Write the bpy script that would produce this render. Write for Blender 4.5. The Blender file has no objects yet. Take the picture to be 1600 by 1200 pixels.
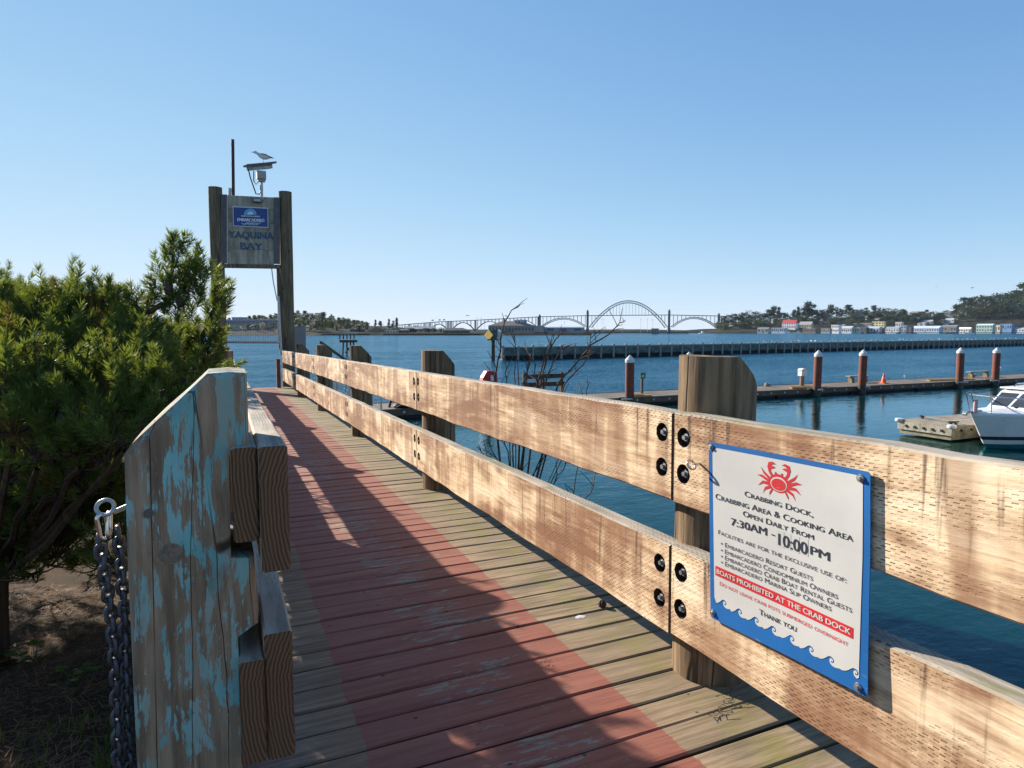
import bpy, bmesh, math, random
from mathutils import Vector, Matrix, noise
from math import sin, cos, pi, radians, sqrt, atan2, floor

# ------------------------------------------------------------------ camera, sky, sun, exposure
SC = bpy.context.scene
COL = SC.collection
FPX, PITCH, YAW = 1011.0, radians(4.64), radians(24.03)
cam_d = bpy.data.cameras.new('camera')
cam_d.sensor_width = 36.0
cam_d.lens = 36.0 * FPX / 1600.0
cam_d.clip_start, cam_d.clip_end = 0.05, 12000.0
cam = bpy.data.objects.new('camera', cam_d)
COL.objects.link(cam)
cam.location = (0, 0, 0)
cam.rotation_euler = (pi / 2 - PITCH, 0, -YAW)
SC.camera = cam

SUN_DIR = Vector((0.98, -2.15, -1.0)).normalized()          # the way the light travels
SUN_EL = math.asin(-SUN_DIR.z)
SUN_AZ = atan2(-SUN_DIR.x, -SUN_DIR.y)                       # clockwise from +Y
world = bpy.data.worlds.new('World')
SC.world = world
world.use_nodes = True
wn = world.node_tree
wn.nodes.clear()
sky = wn.nodes.new('ShaderNodeTexSky')
sky.sky_type = 'NISHITA'
sky.sun_disc = False
sky.sun_elevation = SUN_EL
sky.sun_rotation = SUN_AZ
sky.air_density, sky.dust_density, sky.ozone_density = 0.4, 0.0, 5.3
sky.altitude = 0
bg = wn.nodes.new('ShaderNodeBackground')
bg.inputs['Strength'].default_value = 0.127
sgam = wn.nodes.new('ShaderNodeGamma')                       # the camera's soft highlight roll-off, the same all over the sky
sgam.inputs['Gamma'].default_value = 1.2
wo = wn.nodes.new('ShaderNodeOutputWorld')
wn.links.new(sky.outputs[0], sgam.inputs[0])
def wmath(op, a, b):
    v = wn.nodes.new('ShaderNodeVectorMath'); v.operation = op
    for s_, x_ in zip(v.inputs, (a, b)):
        if isinstance(x_, bpy.types.NodeSocket): wn.links.new(x_, s_)
        else: s_.default_value = (x_, x_, x_)
    return v.outputs[0]
gain_tint = wn.nodes.new('ShaderNodeCombineXYZ'); gain_tint.inputs[0].default_value, gain_tint.inputs[1].default_value, gain_tint.inputs[2].default_value = 2.82, 2.90, 3.15   # brightness gain and white balance of the whole sky
wn.links.new(wmath('DIVIDE', wmath('MULTIPLY', sgam.outputs[0], gain_tint.outputs[0]), wmath('ADD', wmath('MULTIPLY', sgam.outputs[0], 0.8), 1.0)), bg.inputs[0])
wn.links.new(bg.outputs[0], wo.inputs[0])
sun_d = bpy.data.lights.new('sun', 'SUN')
sun_d.energy = 5.0
sun_d.angle = radians(0.53)
sun_d.color = (1.0, 0.90, 0.76)
sun = bpy.data.objects.new('sun', sun_d)
COL.objects.link(sun)
sun.rotation_euler = SUN_DIR.to_track_quat('-Z', 'Y').to_euler()
SC.view_settings.view_transform = 'Standard'
SC.view_settings.look = 'None'
SC.view_settings.exposure = 1.12
SC.view_settings.gamma = 1.0
SC.view_settings.use_curve_mapping = False
SC.cycles.volume_bounces = 0
SC.cycles.max_bounces = 8

# ------------------------------------------------------------------ pixel helpers (photo pixel -> place)
CF = Vector((sin(YAW) * cos(PITCH), cos(YAW) * cos(PITCH), -sin(PITCH)))
CR = Vector((cos(YAW), -sin(YAW), 0))
CU = CR.cross(CF)
def ray(px, py): return CF + CR * ((px - 800) / FPX) - CU * ((py - 600) / FPX)
def PW(px, py, w): return ray(px, py) * w
def PX(px, py, x): d = ray(px, py); return d * (x / d.x)
def PY(px, py, y): d = ray(px, py); return d * (y / d.y)
def PZ(px, py, z): d = ray(px, py); return d * (z / d.z)
EYE, SLOPE, WATER = 1.28, 0.01395, -3.8
def dz(y): return -EYE - SLOPE * y           # height of the boardwalk surface at y

# ------------------------------------------------------------------ mesh builder
class MB:
    def __init__(s): s.v = []; s.f = []; s.m = []
    def add(s, vs, fs, mi=0):
        o = len(s.v); s.v += [tuple(p) for p in vs]
        s.f += [tuple(i + o for i in f) for f in fs]; s.m += [mi] * len(fs); return s
    def box(s, x0, x1, y0, y1, z0, z1, mi=0):
        return s.add([(x0,y0,z0),(x1,y0,z0),(x1,y1,z0),(x0,y1,z0),(x0,y0,z1),(x1,y0,z1),(x1,y1,z1),(x0,y1,z1)],
                     [(0,3,2,1),(4,5,6,7),(0,1,5,4),(1,2,6,5),(2,3,7,6),(3,0,4,7)], mi)
    def tube(s, pts, rs, n=8, mi=0, cap=True):
        pts = [Vector(p) for p in pts]
        if not isinstance(rs, (list, tuple)): rs = [rs] * len(pts)
        vs = []; ref = None
        for i, p in enumerate(pts):
            t = (pts[min(i + 1, len(pts) - 1)] - pts[max(i - 1, 0)])
            t = t.normalized() if t.length > 1e-9 else Vector((0, 0, 1))
            if ref is None: ref = Vector((1, 0, 0)) if abs(t.x) < .8 else Vector((0, 1, 0))
            a = (ref - t * ref.dot(t)).normalized(); ref = a; b = t.cross(a)
            for k in range(n):
                an = 2 * pi * k / n
                vs.append(p + (a * cos(an) + b * sin(an)) * rs[i])
        fs = []
        for i in range(len(pts) - 1):
            for k in range(n):
                k2 = (k + 1) % n
                fs.append((i*n+k, i*n+k2, (i+1)*n+k2, (i+1)*n+k))
        if cap:
            fs.append(tuple(range(n - 1, -1, -1))); o = (len(pts) - 1) * n
            fs.append(tuple(range(o, o + n)))
        return s.add(vs, fs, mi)
    def bar(s, p0, p1, w, h, mi=0, up=(0, 0, 1)):
        p0, p1 = Vector(p0), Vector(p1); t = (p1 - p0).normalized(); up = Vector(up)
        a = t.cross(up)
        a = a.normalized() if a.length > 1e-5 else Vector((1, 0, 0))
        b = a.cross(t)
        vs = []
        for p in (p0, p1):
            for i, j in ((-1,-1),(1,-1),(1,1),(-1,1)): vs.append(p + a * (i * w / 2) + b * (j * h / 2))
        return s.add(vs, [(0,1,2,3),(7,6,5,4),(0,4,5,1),(1,5,6,2),(2,6,7,3),(3,7,4,0)], mi)
    def lathe(s, prof, n=16, c=(0,0,0), mi=0):
        vs = []
        for r, z in prof:
            for k in range(n): vs.append((c[0] + r*cos(2*pi*k/n), c[1] + r*sin(2*pi*k/n), c[2] + z))
        fs = []
        for i in range(len(prof) - 1):
            for k in range(n):
                k2 = (k + 1) % n; fs.append((i*n+k, i*n+k2, (i+1)*n+k2, (i+1)*n+k))
        fs.append(tuple(range(n-1, -1, -1))); o = (len(prof)-1)*n; fs.append(tuple(range(o, o+n)))
        return s.add(vs, fs, mi)
    def prism(s, poly, d0, d1, axis='y', mi=0):
        n = len(poly)
        def mk(a, b, d): return {'y': (a, d, b), 'x': (d, a, b), 'z': (a, b, d)}[axis]
        vs = [mk(a, b, d0) for a, b in poly] + [mk(a, b, d1) for a, b in poly]
        fs = [tuple(range(n)), tuple(range(2*n-1, n-1, -1))] + [(i, n+i, n+(i+1)%n, (i+1)%n) for i in range(n)]
        return s.add(vs, fs, mi)
    def mesh(s, name, mats, smooth=None):
        me = bpy.data.meshes.new(name)
        me.from_pydata(s.v, [], s.f)
        if not isinstance(mats, (list, tuple)): mats = [mats]
        for m in mats: me.materials.append(m)
        if len(mats) > 1: me.polygons.foreach_set('material_index', s.m)
        me.validate()
        bm = bmesh.new(); bm.from_mesh(me); bmesh.ops.recalc_face_normals(bm, faces=bm.faces); bm.to_mesh(me); bm.free()
        if smooth:
            me.shade_smooth(); me.set_sharp_from_angle(angle=radians(smooth))
        return me
    def build(s, name, mats, parent=None, smooth=None, loc=None, rot=None, **kw):
        return link(name, s.mesh(name, mats, smooth), parent, loc, rot, **kw)
def link(name, data, parent=None, loc=None, rot=None, **kw):
    o = bpy.data.objects.new(name, data); COL.objects.link(o)
    if parent: o.parent = parent
    if loc is not None: o.location = loc
    if rot is not None: o.rotation_euler = rot
    return tag(o, **kw)
def tag(o, label=None, cat=None, group=None, kind=None):
    if label: o['label'] = label
    if cat: o['category'] = cat
    if group: o['group'] = group
    if kind: o['kind'] = kind
    return o
def thing(name, label, cat, loc=(0,0,0), rz=0, group=None):
    return link(name, None, None, loc, (0, 0, rz), label=label, cat=cat, group=group)
CHILD = {}
def copy_tree(o, parent=None):
    c = o.copy(); COL.objects.link(c); c.parent = parent
    for ch in o.children: copy_tree(ch, c)
    return c
def fbm(x, y=0., z=0., o=3): return noise.fractal(Vector((x, y, z)), 1.0, 2.0, o)

# ------------------------------------------------------------------ materials
class NT:
    def __init__(s, name):
        s.m = bpy.data.materials.new(name); s.m.use_nodes = True; s.t = s.m.node_tree; s.t.nodes.clear()
        s.out = s.t.nodes.new('ShaderNodeOutputMaterial')
    def n(s, typ, **kw):
        nd = s.t.nodes.new('ShaderNode' + typ)
        for k, v in kw.items(): setattr(nd, k, v)
        return nd
    def set(s, sock, v):
        if isinstance(v, bpy.types.NodeSocket): s.t.links.new(v, sock)
        elif v is not None:
            if isinstance(v, (tuple, list)) and len(v) == 3 and sock.type == 'RGBA': v = (*v, 1)
            sock.default_value = v
    def obj(s, rnd=True):
        c = s.n('TexCoord').outputs['Object']
        if rnd:
            r = s.n('ObjectInfo').outputs['Random']
            c = s.vadd(c, s.vscale(s.comb(r, r, r), (37., 0, 0)))
        return c
    def comb(s, x=0., y=0., z=0.):
        c = s.n('CombineXYZ')
        for k, v in zip('XYZ', (x, y, z)): s.set(c.inputs[k], v)
        return c.outputs[0]
    def sep(s, v):
        c = s.n('SeparateXYZ'); s.set(c.inputs[0], v); return c.outputs
    def vadd(s, a, b):
        m = s.n('VectorMath', operation='ADD'); s.set(m.inputs[0], a); s.set(m.inputs[1], b); return m.outputs[0]
    def vscale(s, a, b):
        m = s.n('VectorMath', operation='MULTIPLY'); s.set(m.inputs[0], a); s.set(m.inputs[1], b); return m.outputs[0]
    def math(s, op, a, b=None, c=None, clamp=False):
        m = s.n('Math', operation=op); m.use_clamp = clamp
        for i, v in enumerate((a, b, c)):
            if v is not None: s.set(m.inputs[i], v)
        return m.outputs[0]
    def noise(s, vec, scale=(1,1,1), sc=1.0, detail=4., rough=.55, dist=0.):
        t = s.n('TexNoise'); s.set(t.inputs['Vector'], s.vscale(vec, tuple(scale)))
        t.inputs['Scale'].default_value = sc; t.inputs['Detail'].default_value = detail
        t.inputs['Roughness'].default_value = rough; t.inputs['Distortion'].default_value = dist
        return t.outputs['Fac']
    def voro(s, vec, scale=(1,1,1), feature='F1'):
        t = s.n('TexVoronoi', feature=feature); s.set(t.inputs['Vector'], s.vscale(vec, tuple(scale))); t.inputs['Scale'].default_value = 1
        return t.outputs['Distance']
    def ramp(s, fac, a, b, lo=0., hi=1.):
        m = s.n('MapRange'); m.interpolation_type = 'SMOOTHSTEP'
        s.set(m.inputs['Value'], fac); m.inputs['From Min'].default_value = a; m.inputs['From Max'].default_value = b
        m.inputs['To Min'].default_value = lo; m.inputs['To Max'].default_value = hi
        return m.outputs[0]
    def mix(s, fac, a, b, typ='MIX'):
        m = s.n('Mix', data_type='RGBA', blend_type=typ)
        s.set(m.inputs['Factor'], fac); s.set(m.inputs['A'], a) if False else None
        s.set(m.inputs[6], a); s.set(m.inputs[7], b); return m.outputs[2]
    def bump(s, h, strength=.5, dist=.01, normal=None):
        b = s.n('Bump'); b.inputs['Strength'].default_value = strength; b.inputs['Distance'].default_value = dist
        s.set(b.inputs['Height'], h)
        if normal is not None: s.set(b.inputs['Normal'], normal)
        return b.outputs[0]
    def bsdf(s, color, rough=.7, metal=0., normal=None, spec=.4, **kw):
        p = s.n('BsdfPrincipled'); s.set(p.inputs['Base Color'], color); s.set(p.inputs['Roughness'], rough)
        s.set(p.inputs['Metallic'], metal); s.set(p.inputs['Specular IOR Level'], spec)
        if normal is not None: s.set(p.inputs['Normal'], normal)
        for k, v in kw.items(): s.set(p.inputs[k], v)
        return p.outputs[0]
    def done(s, sh): s.t.links.new(sh, s.out.inputs['Surface']); return s.m

def plain(name, col, rough=.6, metal=0., var=.25, sc=6., spec=.4, bump=0.):
    """Painted/weathered surface with broad blotches and fine speckle."""
    t = NT(name); c = t.obj()
    n1 = t.noise(c, (1,1,1), sc, 5.); n2 = t.noise(c, (1,1,1), sc * 9, 3.)
    k = t.math('ADD', t.math('MULTIPLY', n1, .7), t.math('MULTIPLY', n2, .3))
    lo = tuple(v * (1 - var) for v in col); hi = tuple(min(1, v * (1 + var)) for v in col)
    cc = t.mix(t.ramp(k, .3, .7), lo, hi)
    nm = t.bump(n2, bump, .004) if bump else None
    return t.done(t.bsdf(cc, t.ramp(n1, .3, .7, rough * .85, min(1, rough * 1.15)), metal, nm, spec))

def mat_rail():
    """Sun-bleached treated lumber: incised dashes, grain, brown weathering, drip stains. Length X, height Z."""
    t = NT('rail_wood'); raw = t.n('TexCoord').outputs['Object']; c = t.obj()
    x, y, z = t.sep(raw)
    warp = t.noise(c, (2.2, 2.2, 5), 1., 3.)
    cw = t.vadd(c, t.comb(0., 0., t.math('MULTIPLY', warp, .05)))
    big = t.noise(c, (.9, 1.2, 3.2), 1., 6., .62, .6)
    drip = t.noise(c, (9, 9, .9), 1., 4., .6)
    fine = t.noise(c, (3, 30, 30), 1.5, 6., .7)
    k = t.math('ADD', t.math('MULTIPLY', big, .62), t.math('MULTIPLY', drip, .24))
    k = t.math('ADD', k, t.math('MULTIPLY', fine, .24))
    col = t.mix(t.ramp(k, .455, .65), (.82, .61, .385), (.245, .118, .062))
    col = t.mix(t.ramp(big, .34, .48, .7, 0.), col, (.84, .71, .53))
    blk = t.noise(c, (2.6, 2.6, .5), 1., 3., .5, .3)
    col = t.mix(t.ramp(blk, .50, .54, 0., .52), col, (.25, .122, .066))
    # growth rings as long grain lines
    ring = t.math('SINE', t.math('MULTIPLY', t.math('ADD', t.sep(cw)[2], t.math('MULTIPLY', t.noise(cw, (.8, .8, 6), 1., 3.), .16)), 230.))
    grain = t.noise(cw, (2.2, 40, 75), 1., 4., .6)
    g = t.math('ADD', t.math('MULTIPLY', t.ramp(ring, -.2, 1.), .32), t.math('MULTIPLY', grain, .7))
    col = t.mix(t.ramp(g, .45, .95, 0., .48), col, (.26, .15, .085))
    # dark drips
    d2 = t.noise(c, (26, 26, 1.4), 1., 3., .6)
    drm = t.math('MULTIPLY', t.ramp(d2, .56, .68), t.ramp(t.math('ADD', z, t.math('MULTIPLY', t.noise(c, (7, 7, .1), 1., 2.), .5)), .30, .52))
    col = t.mix(t.math('MULTIPLY', drm, .8), col, (.09, .045, .026))
    # knots
    kd = t.voro(c, (1.1, 1, 3.0)); kn = t.ramp(kd, .05, .10, 1., 0.)
    kr = t.math('SINE', t.math('MULTIPLY', kd, 210.))
    col = t.mix(t.math('MULTIPLY', kn, t.ramp(kr, -1., 1., .35, .9)), col, (.13, .06, .035))
    # grey weathered top edge and a little moss
    gm = t.sep(t.n('NewGeometry').outputs['Normal'])[2]
    topm = t.ramp(gm, .35, .8)
    gcol = t.mix(t.ramp(t.noise(c, (2, 20, 20), 1.2, 5., .65), .35, .65), (.25, .215, .17), (.44, .385, .31))
    gcol = t.mix(t.math('MULTIPLY', t.ramp(t.noise(c, (3, 8, 8), 1., 4.), .56, .68), .6), gcol, (.17, .17, .045))
    col = t.mix(topm, col, gcol)
    # incised dashes
    zz = t.math('ADD', t.math('MULTIPLY', z, t.math('SUBTRACT', 1., topm)), t.math('MULTIPLY', y, topm))
    jz = t.math('ADD', zz, t.math('MULTIPLY', t.noise(raw, (3, 3, 3), 1., 2.), .012))
    row = t.math('DIVIDE', jz, .0088); rf = t.math('FLOOR', row); rr = t.math('FRACT', row)
    rnd = t.n('TexWhiteNoise', noise_dimensions='1D'); t.set(rnd.inputs['W'], rf)
    u = t.math('ADD', t.math('DIVIDE', x, .0262), t.math('ADD', t.math('MULTIPLY', rf, .5), t.math('MULTIPLY', rnd.outputs['Value'], .18)))
    uf = t.math('FRACT', u)
    da = t.math('MULTIPLY', t.ramp(uf, .0, .08), t.ramp(uf, .52, .62, 1., 0.))
    db = t.math('MULTIPLY', t.ramp(rr, .0, .12), t.ramp(rr, .26, .40, 1., 0.))
    cell = t.n('TexWhiteNoise', noise_dimensions='2D'); t.set(cell.inputs['Vector'], t.comb(t.math('FLOOR', u), rf, 0.))
    wear = t.math('MULTIPLY', t.ramp(t.noise(c, (1.1, 1, 4.2), 1.3, 4., .65), .40, .60, .05, 1.), t.ramp(cell.outputs['Value'], .05, .8, .15, 1.))
    dash = t.math('MULTIPLY', t.math('MULTIPLY', da, db), wear)
    col = t.mix(t.math('MULTIPLY', dash, .80), col, (.060, .030, .018))
    h = t.math('SUBTRACT', t.math('MULTIPLY', g, .25), t.math('MULTIPLY', dash, 1.))
    h = t.math('ADD', h, t.math('MULTIPLY', fine, .35))
    return t.done(t.bsdf(col, .82, 0., t.bump(h, .9, .0035), .25))

def mat_endgrain():
    t = NT('end_grain'); c = t.n('TexCoord').outputs['Object']
    x, y, z = t.sep(c)
    w = t.noise(c, (6, 6, 6), 1., 3.)
    r = t.math('SQRT', t.math('ADD', t.math('POWER', t.math('ADD', y, .11), 2.), t.math('POWER', t.math('MULTIPLY', t.math('SUBTRACT', z, .16), .55), 2.)))
    ring = t.math('SINE', t.math('MULTIPLY', t.math('ADD', r, t.math('MULTIPLY', w, .045)), 700.))
    col = t.mix(t.ramp(ring, -.9, 1.2), (.19, .11, .06), (.085, .046, .026))
    col = t.mix(t.ramp(t.noise(c, (9, 9, 9), 1., 4.), .45, .7, 0., .6), col, (.12, .09, .05))
    return t.done(t.bsdf(col, .85, 0., t.bump(t.math('ADD', ring, t.noise(c, (60,60,60), 1., 3.)), .5, .002), .2))

def mat_plank():
    """Weathered deck board: grey-brown wood with a painted red walking strip, worn through in places."""
    t = NT('deck_wood'); raw = t.n('TexCoord').outputs['Object']; c = t.obj(); x, y, z = t.sep(raw)
    pr = t.n('ObjectInfo').outputs['Random']
    yw = t.sep(t.n('NewGeometry').outputs['Position'])[1]
    grain = t.noise(c, (1.6, 26, 26), 1.6, 6., .7)
    line = t.noise(c, (1.0, 70, 70), 1.4, 4., .6)
    blotch = t.noise(c, (2.2, 6, 6), 1., 5., .6)
    wood = t.mix(t.ramp(grain, .33, .68), (.37, .275, .175), (.145, .10, .060))
    wood = t.mix(t.ramp(blotch, .42, .68, 0., .6), wood, (.115, .095, .062))
    wood = t.mix(t.ramp(pr, 0., 1., 0., .45), wood, (.22, .16, .105))
    gl = t.math('ADD', x, t.math('MULTIPLY', t.noise(c, (1.5, 5, 5), 1., 3.), .5))
    moss = t.math('MULTIPLY', t.ramp(gl, 1.55, 1.85), t.ramp(t.noise(raw, (2.2, 3, 3), 1.7, 4., .6), .40, .60))
    moss = t.math('MULTIPLY', moss, t.ramp(t.noise(c, (4, 3, 3), 1., 3.), .35, .6))
    wood = t.mix(t.math('MULTIPLY', moss, .55), wood, (.20, .19, .025))
    gr = t.ramp(x, .0, .36, 1., 0.)
    wood = t.mix(t.math('MULTIPLY', gr, .75), wood, t.mix(t.ramp(grain, .35, .65), (.26, .255, .235), (.105, .105, .095)))
    ed = t.math('MULTIPLY', t.math('SUBTRACT', t.noise(c, (8, 40, 40), 1., 4.), .5), .035)
    xe = t.math('ADD', x, ed)
    strip = t.math('MULTIPLY', t.ramp(xe, .362, .367), t.ramp(xe, 1.272, 1.277, 1., 0.))
    paint = t.mix(t.ramp(grain, .36, .68), (.28, .105, .072), (.19, .066, .047))
    paint = t.mix(t.ramp(t.noise(c, (2, 8, 8), 1., 5.), .4, .7, 0., .5), paint, (.27, .115, .085))
    sc = t.math('ABSOLUTE', t.math('SUBTRACT', x, .82))
    wearn = t.math('ADD', t.noise(c, (5.5, 26, 26), 1.3, 6., .72), t.math('MULTIPLY', t.noise(c, (1.1, 2.6, 1), 1., 2.), .42))
    wearn = t.math('SUBTRACT', wearn, t.math('MULTIPLY', sc, .28))
    worn = t.ramp(wearn, .735, .785)
    worn = t.math('MULTIPLY', worn, t.ramp(sc, .25, .42, 1., .35))
    greyw = t.mix(t.ramp(line, .35, .65), (.30, .275, .22), (.16, .14, .11))
    paint = t.mix(worn, paint, greyw)
    col = t.mix(strip, wood, paint)
    nails = t.voro(c, (7, 9, 9))
    col = t.mix(t.ramp(nails, .045, .075, .85, 0.), col, (.03, .024, .018))
    crack = t.noise(c, (.8, 42, 42), 1., 2., .5)
    col = t.mix(t.ramp(crack, .70, .75, 0., .65), col, (.055, .042, .028))
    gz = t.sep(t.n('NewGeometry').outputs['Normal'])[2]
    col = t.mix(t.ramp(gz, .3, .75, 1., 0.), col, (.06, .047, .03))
    h = t.math('ADD', t.math('MULTIPLY', grain, .5), t.math('MULTIPLY', line, .6))
    return t.done(t.bsdf(col, t.math('SUBTRACT', .80, t.math('MULTIPLY', strip, .15)), 0., t.bump(h, .55, .004), .3))

def mat_pole(name, a, b, dark, paint=None, pmask=(.5, .6), moss=0., sc=1., crk=(.002, .010)):
    """Round or square timber, vertical grain and drying cracks; optional flaking paint."""
    t = NT(name); c = t.obj()
    g = t.noise(c, (22*sc, 22*sc, 1.6), 1., 6., .68); bl = t.noise(c, (5*sc, 5*sc, 1.3), 1., 5., .6)
    col = t.mix(t.ramp(g, .32, .68), a, b)
    col = t.mix(t.ramp(bl, .45, .7, 0., .6), col, tuple(v * .55 for v in b))
    if paint:
        pn = t.noise(c, (9., 9., 3.0), 1., 7., .70, 1.1); p2 = t.noise(c, (60, 60, 5.), 1., 5., .75)
        pk = t.math('ADD', t.math('MULTIPLY', pn, .62), t.math('MULTIPLY', p2, .40))
        mk = t.ramp(pk, pmask[0], pmask[1])
        pc = t.mix(t.ramp(t.noise(c, (4, 4, 3), 1., 3.), .4, .6), paint[0], paint[1])
        pc = t.mix(t.ramp(t.noise(c, (30, 30, 2.5), 1., 5., .7), .42, .68, .0, .6), pc, a)
        col = t.mix(mk, col, pc)
        och = t.noise(c, (7, 7, 2.6), 1.1, 4., .6, .4)
        col = t.mix(t.ramp(och, .56, .68, 0., .55), col, (.16, .10, .045))
    wob = t.noise(c, (3, 3, 2.), 1., 3.)
    cr = t.voro(t.vadd(c, t.comb(t.math('MULTIPLY', wob, .025), t.math('MULTIPLY', wob, .025), 0.)), (11*sc, 11*sc, .55), 'DISTANCE_TO_EDGE')
    ck = t.ramp(cr, crk[0], crk[1], 1., 0.)
    ck = t.math('MULTIPLY', ck, t.ramp(t.noise(c, (5, 5, 1.), 1., 2.), .42, .55))
    col = t.mix(t.math('MULTIPLY', ck, .9), col, dark)
    kd = t.voro(c, (4.5, 4.5, 2.4)); kn = t.ramp(kd, .05, .09, .6, 0.)
    col = t.mix(kn, col, t.mix(t.ramp(t.math('SINE', t.math('MULTIPLY', kd, 150.)), -1., 1.), (.06, .035, .02), (.17, .10, .06)))
    if moss:
        gz = t.sep(t.n('NewGeometry').outputs['Normal'])[2]
        col = t.mix(t.math('MULTIPLY', t.ramp(t.noise(c, (6, 6, 4), 1., 5.), .5, .7), moss), col, (.12, .125, .03))
    h = t.math('SUBTRACT', t.math('MULTIPLY', g, .8), t.math('MULTIPLY', ck, 1.4))
    return t.done(t.bsdf(col, .85, 0., t.bump(h, .8, .006), .2))

M = {}
M['rail'] = mat_rail(); M['end'] = mat_endgrain(); M['plank'] = mat_plank()
M['pole'] = mat_pole('pole_wood', (.29, .20, .12), (.095, .062, .038), (.012, .014, .009), moss=.12, crk=(.008, .035))
M['blue_post'] = mat_pole('painted_post_wood', (.38, .285, .19), (.165, .115, .073), (.012, .009, .007),
                          paint=((.13, .36, .36), (.22, .50, .50)), pmask=(.528, .556))
M['tall_pole'] = mat_pole('tall_pole_wood', (.235, .175, .11), (.105, .078, .05), (.02, .015, .01), moss=.45, crk=(.006, .03))
M['dark_wood'] = mat_pole('dark_wood', (.12, .085, .05), (.05, .036, .024), (.01, .008, .006), sc=.6)
M['hole'] = plain('stained_hole_wood', (.035, .021, .014), .9, 0., .4, 30)
M['galv'] = plain('galvanised_steel', (.36, .37, .38), .42, .85, .3, 25)
M['steel'] = plain('bright_steel', (.62, .62, .62), .22, 1., .15, 20)
M['chain'] = plain('blackened_steel', (.10, .105, .12), .46, .75, .4, 45, bump=.4)
M['black'] = plain('black_rubber', (.02, .02, .022), .55, 0., .3, 10)
# ------------------------------------------------------------------ water
def mat_water():
    t = NT('water'); g = t.n('NewGeometry').outputs['Position']
    x, y, z = t.sep(g)
    calm = t.ramp(y, 24., 33.)                              # sheltered basin in front of the float, chop beyond it
    n1 = t.noise(g, (.55, 1.15, 1), 1., 4., .55, .4); n2 = t.noise(g, (2.2, 4.0, 1), 1., 4., .6, .5); n3 = t.noise(g, (7., 11., 1), 1., 3., .6)
    n4 = t.noise(g, (.05, .14, 1), 1., 3., .5)
    amp = t.math('ADD', .11, t.math('MULTIPLY', calm, .6))
    h = t.math('ADD', t.math('MULTIPLY', n1, .55), t.math('ADD', t.math('MULTIPLY', n2, .22), t.math('MULTIPLY', n3, .06)))
    gust = t.ramp(n4, .35, .7, .65, 1.25)
    h = t.math('MULTIPLY', t.math('MULTIPLY', h, amp), gust)
    b = t.n('Bump'); b.inputs['Strength'].default_value = 1.; b.inputs['Distance'].default_value = .42
    t.set(b.inputs['Height'], h)
    # chop as slopes of its own, so that far water keeps tilting the sky it mirrors
    def slopes(sc):
        nn = t.n('TexNoise'); t.set(nn.inputs['Vector'], t.vscale(g, sc)); nn.inputs['Scale'].default_value = 1.; nn.inputs['Detail'].default_value = 3.
        v = t.n('VectorMath', operation='SUBTRACT'); t.set(v.inputs[0], nn.outputs['Color']); v.inputs[1].default_value = (.5, .5, .5); return v.outputs[0]
    k = t.math('MULTIPLY', t.math('ADD', .045, t.math('MULTIPLY', calm, 1.3)), gust)
    sv = t.vadd(slopes((.8, 1.7, 1.)), slopes((3.1, 5.2, 1.)))
    sv = t.vscale(t.vscale(sv, (1., 1., 0.)), t.comb(k, k, k))
    nv = t.n('VectorMath', operation='NORMALIZE'); t.set(nv.inputs[0], t.vadd(b.outputs[0], sv))
    col = t.mix(t.ramp(n4, .35, .65), (.0012, .020, .019), (.0018, .027, .025))
    col = t.mix(calm, col, (.0022, .044, .082))
    fr = t.n('Fresnel'); fr.inputs['IOR'].default_value = 1.33; t.set(fr.inputs['Normal'], nv.outputs[0])
    # wave faces hide one another at low angles, so chop mirrors less of the sky than a flat sheet would
    fac = t.math('MINIMUM', fr.outputs[0], t.math('SUBTRACT', .75, t.math('MULTIPLY', calm, .22)))
    df = t.n('BsdfDiffuse'); t.set(df.inputs['Color'], col)
    gl = t.n('BsdfGlossy'); gl.inputs['Color'].default_value = (.62, .88, 1., 1); t.set(gl.inputs['Roughness'], t.math('ADD', .03, t.math('MULTIPLY', calm, .10))); t.set(gl.inputs['Normal'], nv.outputs[0])
    mx = t.n('MixShader'); t.set(mx.inputs[0], fac); t.t.links.new(df.outputs[0], mx.inputs[1]); t.t.links.new(gl.outputs[0], mx.inputs[2])
    return t.done(mx.outputs[0])
def sheet(name, pts, mat, kind='structure'):
    mb = MB(); mb.add(pts, [tuple(range(len(pts)))]); return mb.build(name, mat, kind=kind)
M['water'] = mat_water()
sheet('water', [(-4000, -3000, WATER), (6000, -3000, WATER), (6000, 9000, WATER), (-4000, 9000, WATER)], M['water'])

# ------------------------------------------------------------------ bank the boardwalk starts from
def mat_soil():
    t = NT('needle_litter'); c = t.n('NewGeometry').outputs['Position']
    a = t.noise(c, (2.5, 2.5, 2.5), 1., 5.); b = t.noise(c, (60, 60, 60), 1., 4., .7)
    col = t.mix(t.ramp(b, .35, .65), (.03, .018, .011), (.10, .058, .032))
    col = t.mix(t.ramp(a, .45, .65, 0., .6), col, (.035, .03, .015))
    return t.done(t.bsdf(col, .95, 0., t.bump(b, .8, .02), .1))
M['soil'] = mat_soil()
def bank_z(x, y):
    z = -1.58 - .10 * max(0, y - 2) - .02 * max(0, -x)
    yb = 6.3 if x > -.6 else 9.0
    z -= max(0., y - yb) * .55 + max(0., y - yb - 1.7) * .4
    z -= max(0., x - 2.15) * 2.6
    z += .06 * fbm(x * .9, y * .9) + .025 * fbm(x * 4, y * 4)
    if -.4 < x < 2.0: z = min(z, dz(y) - .33)
    return max(z, WATER - 1.0)
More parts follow.
